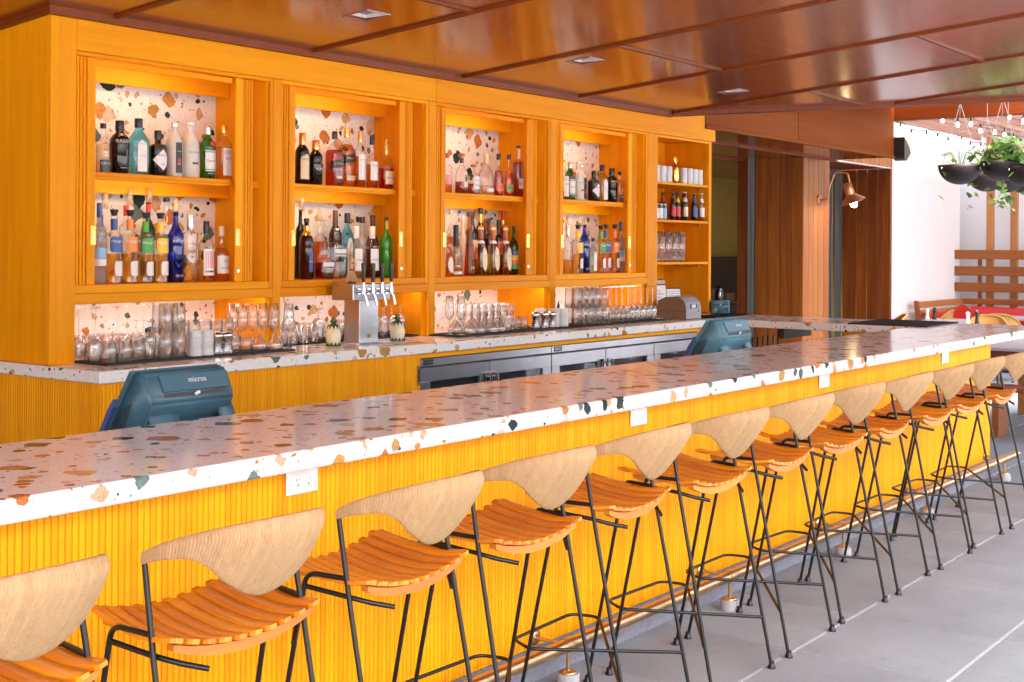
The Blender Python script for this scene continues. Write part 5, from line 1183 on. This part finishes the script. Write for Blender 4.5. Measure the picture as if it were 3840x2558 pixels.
SY = [6.28, 5.45, 4.75]
for n_, (y, z, lab) in enumerate(((6.28, 3.36, 'string of small lit bulbs nearest the white wall'), (5.35, 3.38, 'middle string of small lit bulbs under the pergola'), (4.55, 3.38, 'string of small lit bulbs highest in the picture under the pergola'))):
    t = thing('string_lights', lab, 'string lights', (15.7, y, z), 0, 'strings of bulbs under the pergola'); pts = []
    for k in range(40): x = k * .125; pts.append((x, .02 * math.sin(k), -.05 * abs(math.sin(k * math.pi / 10.0)) + .0))
    obj('cable', MB().tube(pts, .006, 5), 'c_black', t)
    sm_ = MB().lathe([(.016, -.01), (.018, -.075), (.012, -.08)], 8).mesh('socket'); bm_ = MB().lathe([(.012, -.0805), (.022, -.10), (.027, -.125), (.018, -.155), (.0005, -.162)], 10).mesh('bulb')
    for k in range(10):
        q = pts[4 * k + 2]; so = obj('socket', sm_, 'c_black', t, q); obj('bulb', bm_, 'bulb_small', so); so.scale = (.75, .75, .75)

def leafset(m, n, r, zlo, zhi, size, rd, trail=0):
    for i in range(n):
        a = rd.uniform(0, 6.283); q = r * math.sqrt(rd.random()); z = zlo + (zhi - zlo) * rd.random() ** 1.2 * (1.15 - q / r * .5)
        c = Vector((q * math.cos(a) * 1.15, q * math.sin(a) * 1.15, z))
        if i < trail: rr = r * rd.uniform(.95, 1.1); a = rd.choice((2.2, 2.6, -1.0, 4.2)) + rd.uniform(-.25, .25); c = Vector((rr * math.cos(a), rr * math.sin(a), zlo - rd.random() ** .8 * .38))
        s = size * rd.uniform(.6, 1.25); nrm = Vector((rd.uniform(-1, 1), rd.uniform(-1, 1), rd.uniform(.2, 1.3))).normalized(); u = nrm.orthogonal().normalized(); u.rotate(Matrix.Rotation(rd.uniform(0, 6.28), 3, nrm)); v = nrm.cross(u)
        sh = [(-.05, 0, 0), (-.30, .38, .06), (.15, .52, .1), (.6, .34, .05), (1.0, 0, -.06), (.6, -.34, .05), (.15, -.52, .1), (-.30, -.38, .06)]
        vs = [c + (u * x + v * y + nrm * w_) * s for x, y, w_ in sh] + [c + u * .3 * s - nrm * .03 * s]
        m.add(vs, [(8, k, (k + 1) % 8) for k in range(8)], True)
def planter(X, Y, z, r, label, n, trail, seed, pale=False):
    t = thing('hanging_planter', label, 'planter', (X, Y, z), 0, 'hanging bowl planters'); rd = random.Random(seed)
    pr = [(r * math.sin(a), -r * .92 * math.cos(a)) for a in [i * math.pi / 2 / 10 for i in range(11)]]; pr[0] = (.0005, pr[0][1])
    obj('bowl', MB().lathe(pr + [(r - .008, 0), (r - .012, -.03), (.0005, -.035)], 32), 'bowl_brown', t)
    obj('soil', MB().lathe([(.0005, -.02), (r - .013, -.028)], 20), 'earth', t)
    wr = MB()
    for k in range(3):
        a = k * 2.094 + .4; wr.tube([(r * .97 * math.cos(a), r * .97 * math.sin(a), -.02), (0, 0, .62)], .0025, 4)
    wr.tube([(0, 0, .62), (0, 0, 3.41 - z)], .004, 5); obj('wire', wr, 'wire', t)
    for k in range(3):
        a = k * 2.094 + .4; obj('eyelet', MB().lathe([(.0005, -.014), (.013, -.008), (.013, .008), (.0005, .014)], 8, ((r + .001) * math.cos(a), (r + .001) * math.sin(a), -.035)), 'chrome', t)
    if n:
        m = MB(); leafset(m, int(n * .75), r * .9, .0, .25, .070, rd, trail); obj('foliage', m, 'leaf', t)
        m = MB(); leafset(m, n // 4, r * .95, .0, .22, .065, rd, trail // 2); obj('young_leaves', m, 'leaf_pale', t)
        m = MB()
        for k in range(14): a = rd.uniform(0, 6.28); m.tube([(0.02*math.cos(a), .02*math.sin(a), -.02), (r*.5*math.cos(a), r*.5*math.sin(a), .13), (r*.9*math.cos(a), r*.9*math.sin(a), .10)], .003, 4)
        obj('stems', m, 'stem', t)
planter(13.0, 4.20, 2.505, .21, 'leftmost hanging dark bowl with only a few leaves', 9, 2, 1)
planter(13.0, 3.786, 2.53, .21, 'large dark hanging bowl overflowing with green leaves, second from left', 150, 3, 2)
planter(14.6, 4.42, 2.50, .21, 'dark hanging bowl with trailing yellow-green leaves behind the first two', 60, 16, 3)
planter(15.1, 4.34, 2.51, .21, 'dark hanging bowl low behind the leafy one', 50, 2, 4)
planter(13.0, 3.55, 2.47, .21, 'hanging bowl cut off by the right edge of the picture', 60, 3, 5)
planter(15.3, 4.20, 2.50, .21, 'farthest hanging bowl at the right edge with leaves spilling over', 40, 10, 6)

# ---- corner bench
b = thing('corner_bench', 'timber corner bench with red cushions below the board screen', 'bench', (20.3, 6.6, 0))
X = lambda v: v - 20.3; Y = lambda v: v - 6.6
for a, c in ((.825, .912), (.70, .79)):
    o = MB().cbox(X(18.32), X(20.33), Y(6.50), Y(6.53), a, c, .004); obj('back_board', o, 'bench_wood', b)
for a, c in ((.825, .912), (.66, .75)): obj('back_board', MB().cbox(X(20.29), X(20.325), Y(.6), Y(6.499), a, c, .004), 'fence_wood', b)
obj('seat_board', MB().cbox(X(18.32), X(20.28), Y(5.98), Y(6.49), .34, .38, .004), 'bench_wood', b); obj('seat_board', MB().cbox(X(19.78), X(20.28), Y(.6), Y(5.978), .34, .38, .004), 'bench_wood', b)
obj('end_frame', MB().prism([(Y(6.0), 0), (Y(6.06), 0), (Y(6.50), .34), (Y(6.54), .93), (Y(6.49), .93), (Y(6.42), .38), (Y(6.0), .34)], X(18.26), X(18.317), 'x'), 'fence_wood', b)
for y in (1.2, 3.6, 5.4): obj('leg', MB().cbox(X(19.82), X(20.24), Y(y), Y(y) + .05, 0, .339), 'fence_wood', b)
obj('leg', MB().cbox(X(19.0), X(19.05), Y(6.0), Y(6.45), 0, .339), 'fence_wood', b)
cu = MB(); cu.grid(lambda u, v: (X(18.40) + u * 1.86, Y(6.47) - .11 * math.sin(v * math.pi) ** .5 - .03 * v * 0, .42 + v * (.345 + .03 * math.cos(u * 6.28) + .05 * (u - .5))), 24, 10); obj('back_cushion', cu, 'red_vinyl', b)
cu = MB(); cu.grid(lambda u, v: (X(20.27) - .11 * math.sin(v * math.pi) ** .5, Y(6.36) - u * 5.6, .42 + v * (.385 - .02 * math.sin(u * 9))), 60, 10); obj('back_cushion', cu, 'red_vinyl', b)
obj('seat_cushion', MB().cbox(X(18.36), X(20.15), Y(5.98), Y(6.36), .381, .46, .02), 'red_vinyl', b); obj('seat_cushion', MB().cbox(X(19.78), X(20.15), Y(.62), Y(5.975), .381, .46, .02), 'red_vinyl', b)

def wchair(x, y, rz, label):
    t = thing('wicker_chair', label, 'chair', (x, y, 0), rz, 'wicker chairs on the patio')
    sh = MB()
    def fn(u, v): a = (u - .5) * 2.5; return (-.27 * math.cos(a) + .02 - .06 * v, .27 * math.sin(a), .40 + v * (.46 - .17 * abs(2 * u - 1) ** 2.5))
    sh.grid(fn, 24, 10); obj('backrest', sh, 'wicker', t)
    rm = MB(); rm.tube([fn(i / 24, 1) for i in range(25)], .014, 6); obj('rim', rm, 'wicker', t)
    obj('seat', MB().lathe([(.0005, .40), (.25, .40), (.27, .42), (.25, .44), (.0005, .445)], 20), 'wicker', t)
    for k in range(4): a = k * math.pi / 2 + .78; obj('leg', MB().tube([(.20 * math.cos(a), .20 * math.sin(a), .40), (.24 * math.cos(a), .24 * math.sin(a), .0)], .014, 6), 'black_metal', t)
wchair(16.9, 4.93, R(10), 'woven wicker chair with its back to the bar, in front of the red bench')
wchair(17.2, 4.35, R(60), 'wicker chair at the right edge of the picture before the red bench')
wchair(16.0, 4.85, R(190), 'wicker chair behind the white and black pepper mills')
wchair(17.2, 5.95, R(100), 'wicker chair in front of the left end of the red bench')
wchair(15.6, 6.0, R(120), 'wicker chair before the timber plank wall behind the mat')
def table(x, y, w_, d_, h, label, top='table_top'):
    t = thing('patio_table', label, 'table', (x, y, 0), 0, 'tables on the patio')
    obj('top', MB().cbox(-w_/2, w_/2, -d_/2, d_/2, h - .03, h, .004), top, t); obj('pedestal', MB().tube([(0, 0, .03), (0, 0, h - .031)], .035, 10), 'black_metal', t); obj('foot', MB().lathe([(.26, 0), (.26, .015), (.06, .03)], 16), 'black_metal', t)
table(16.15, 5.08, .72, .72, .75, 'square grey table carrying the white and black mills')
table(18.3, 5.15, .75, .75, .75, 'grey table beside the red bench')
table(17.0, 5.62, .6, .5, .75, 'small grey table near the left end of the bench')
def mill(x, y, z, m_, h, label):
    t = thing('pepper_mill', label, 'mill', (x, y, z), 0, 'pepper and salt mills')
    obj('body', MB().lathe([(.0005, 0), (.029, 0), (.030, .01), (.022, h*.35), (.019, h*.5), (.026, h*.66), (.024, h*.70)], 16), m_, t); obj('head', MB().lathe([(.020, h*.705), (.027, h*.76), (.027, h*.84), (.015, h*.92), (.0005, h*.93)], 16), m_, t); obj('knob', MB().lathe([(.006, h*.93), (.009, h*.96), (.0005, h)], 10), 'chrome', t)
mill(15.90, 5.03, .7505, 'mill_white', .17, 'white salt mill of the right pair'); mill(15.93, 4.93, .7505, 'mill_black', .185, 'black pepper mill of the right pair')
mill(16.86, 5.86, .7505, 'mill_white', .15, 'white salt mill of the left pair, before the bench'); mill(16.90, 5.78, .7505, 'mill_black', .17, 'black pepper mill of the left pair, before the bench')
t = thing('dining_table', 'dark red-brown wooden table beyond the end of the bar', 'table', (12.2, 2.3, 0))
obj('top', MB().cbox(0, 1.5, 0, 1.55, .735, .765, .004), 'table_top', t); obj('edge_band', MB().cbox(.02, 1.48, .02, 1.53, .66, .7345, .004), 'table_wood', t)
for x in (.05, 1.37):
    for y in (.06, 1.40): obj('leg', MB().cbox(x, x + .09, y, y + .09, 0, .6595, .004), 'bench_wood', t)
b = thing('dining_bench', 'orange timber bench beneath the dark table beyond the bar', 'bench', (11.75, 2.5, 0))
obj('seat', MB().cbox(0, .34, 0, 1.1, .41, .45, .004), 'fence_wood', b)
for y in (.08, .95): obj('leg', MB().cbox(.03, .31, y, y + .06, 0, .4095, .003), 'fence_wood', b)
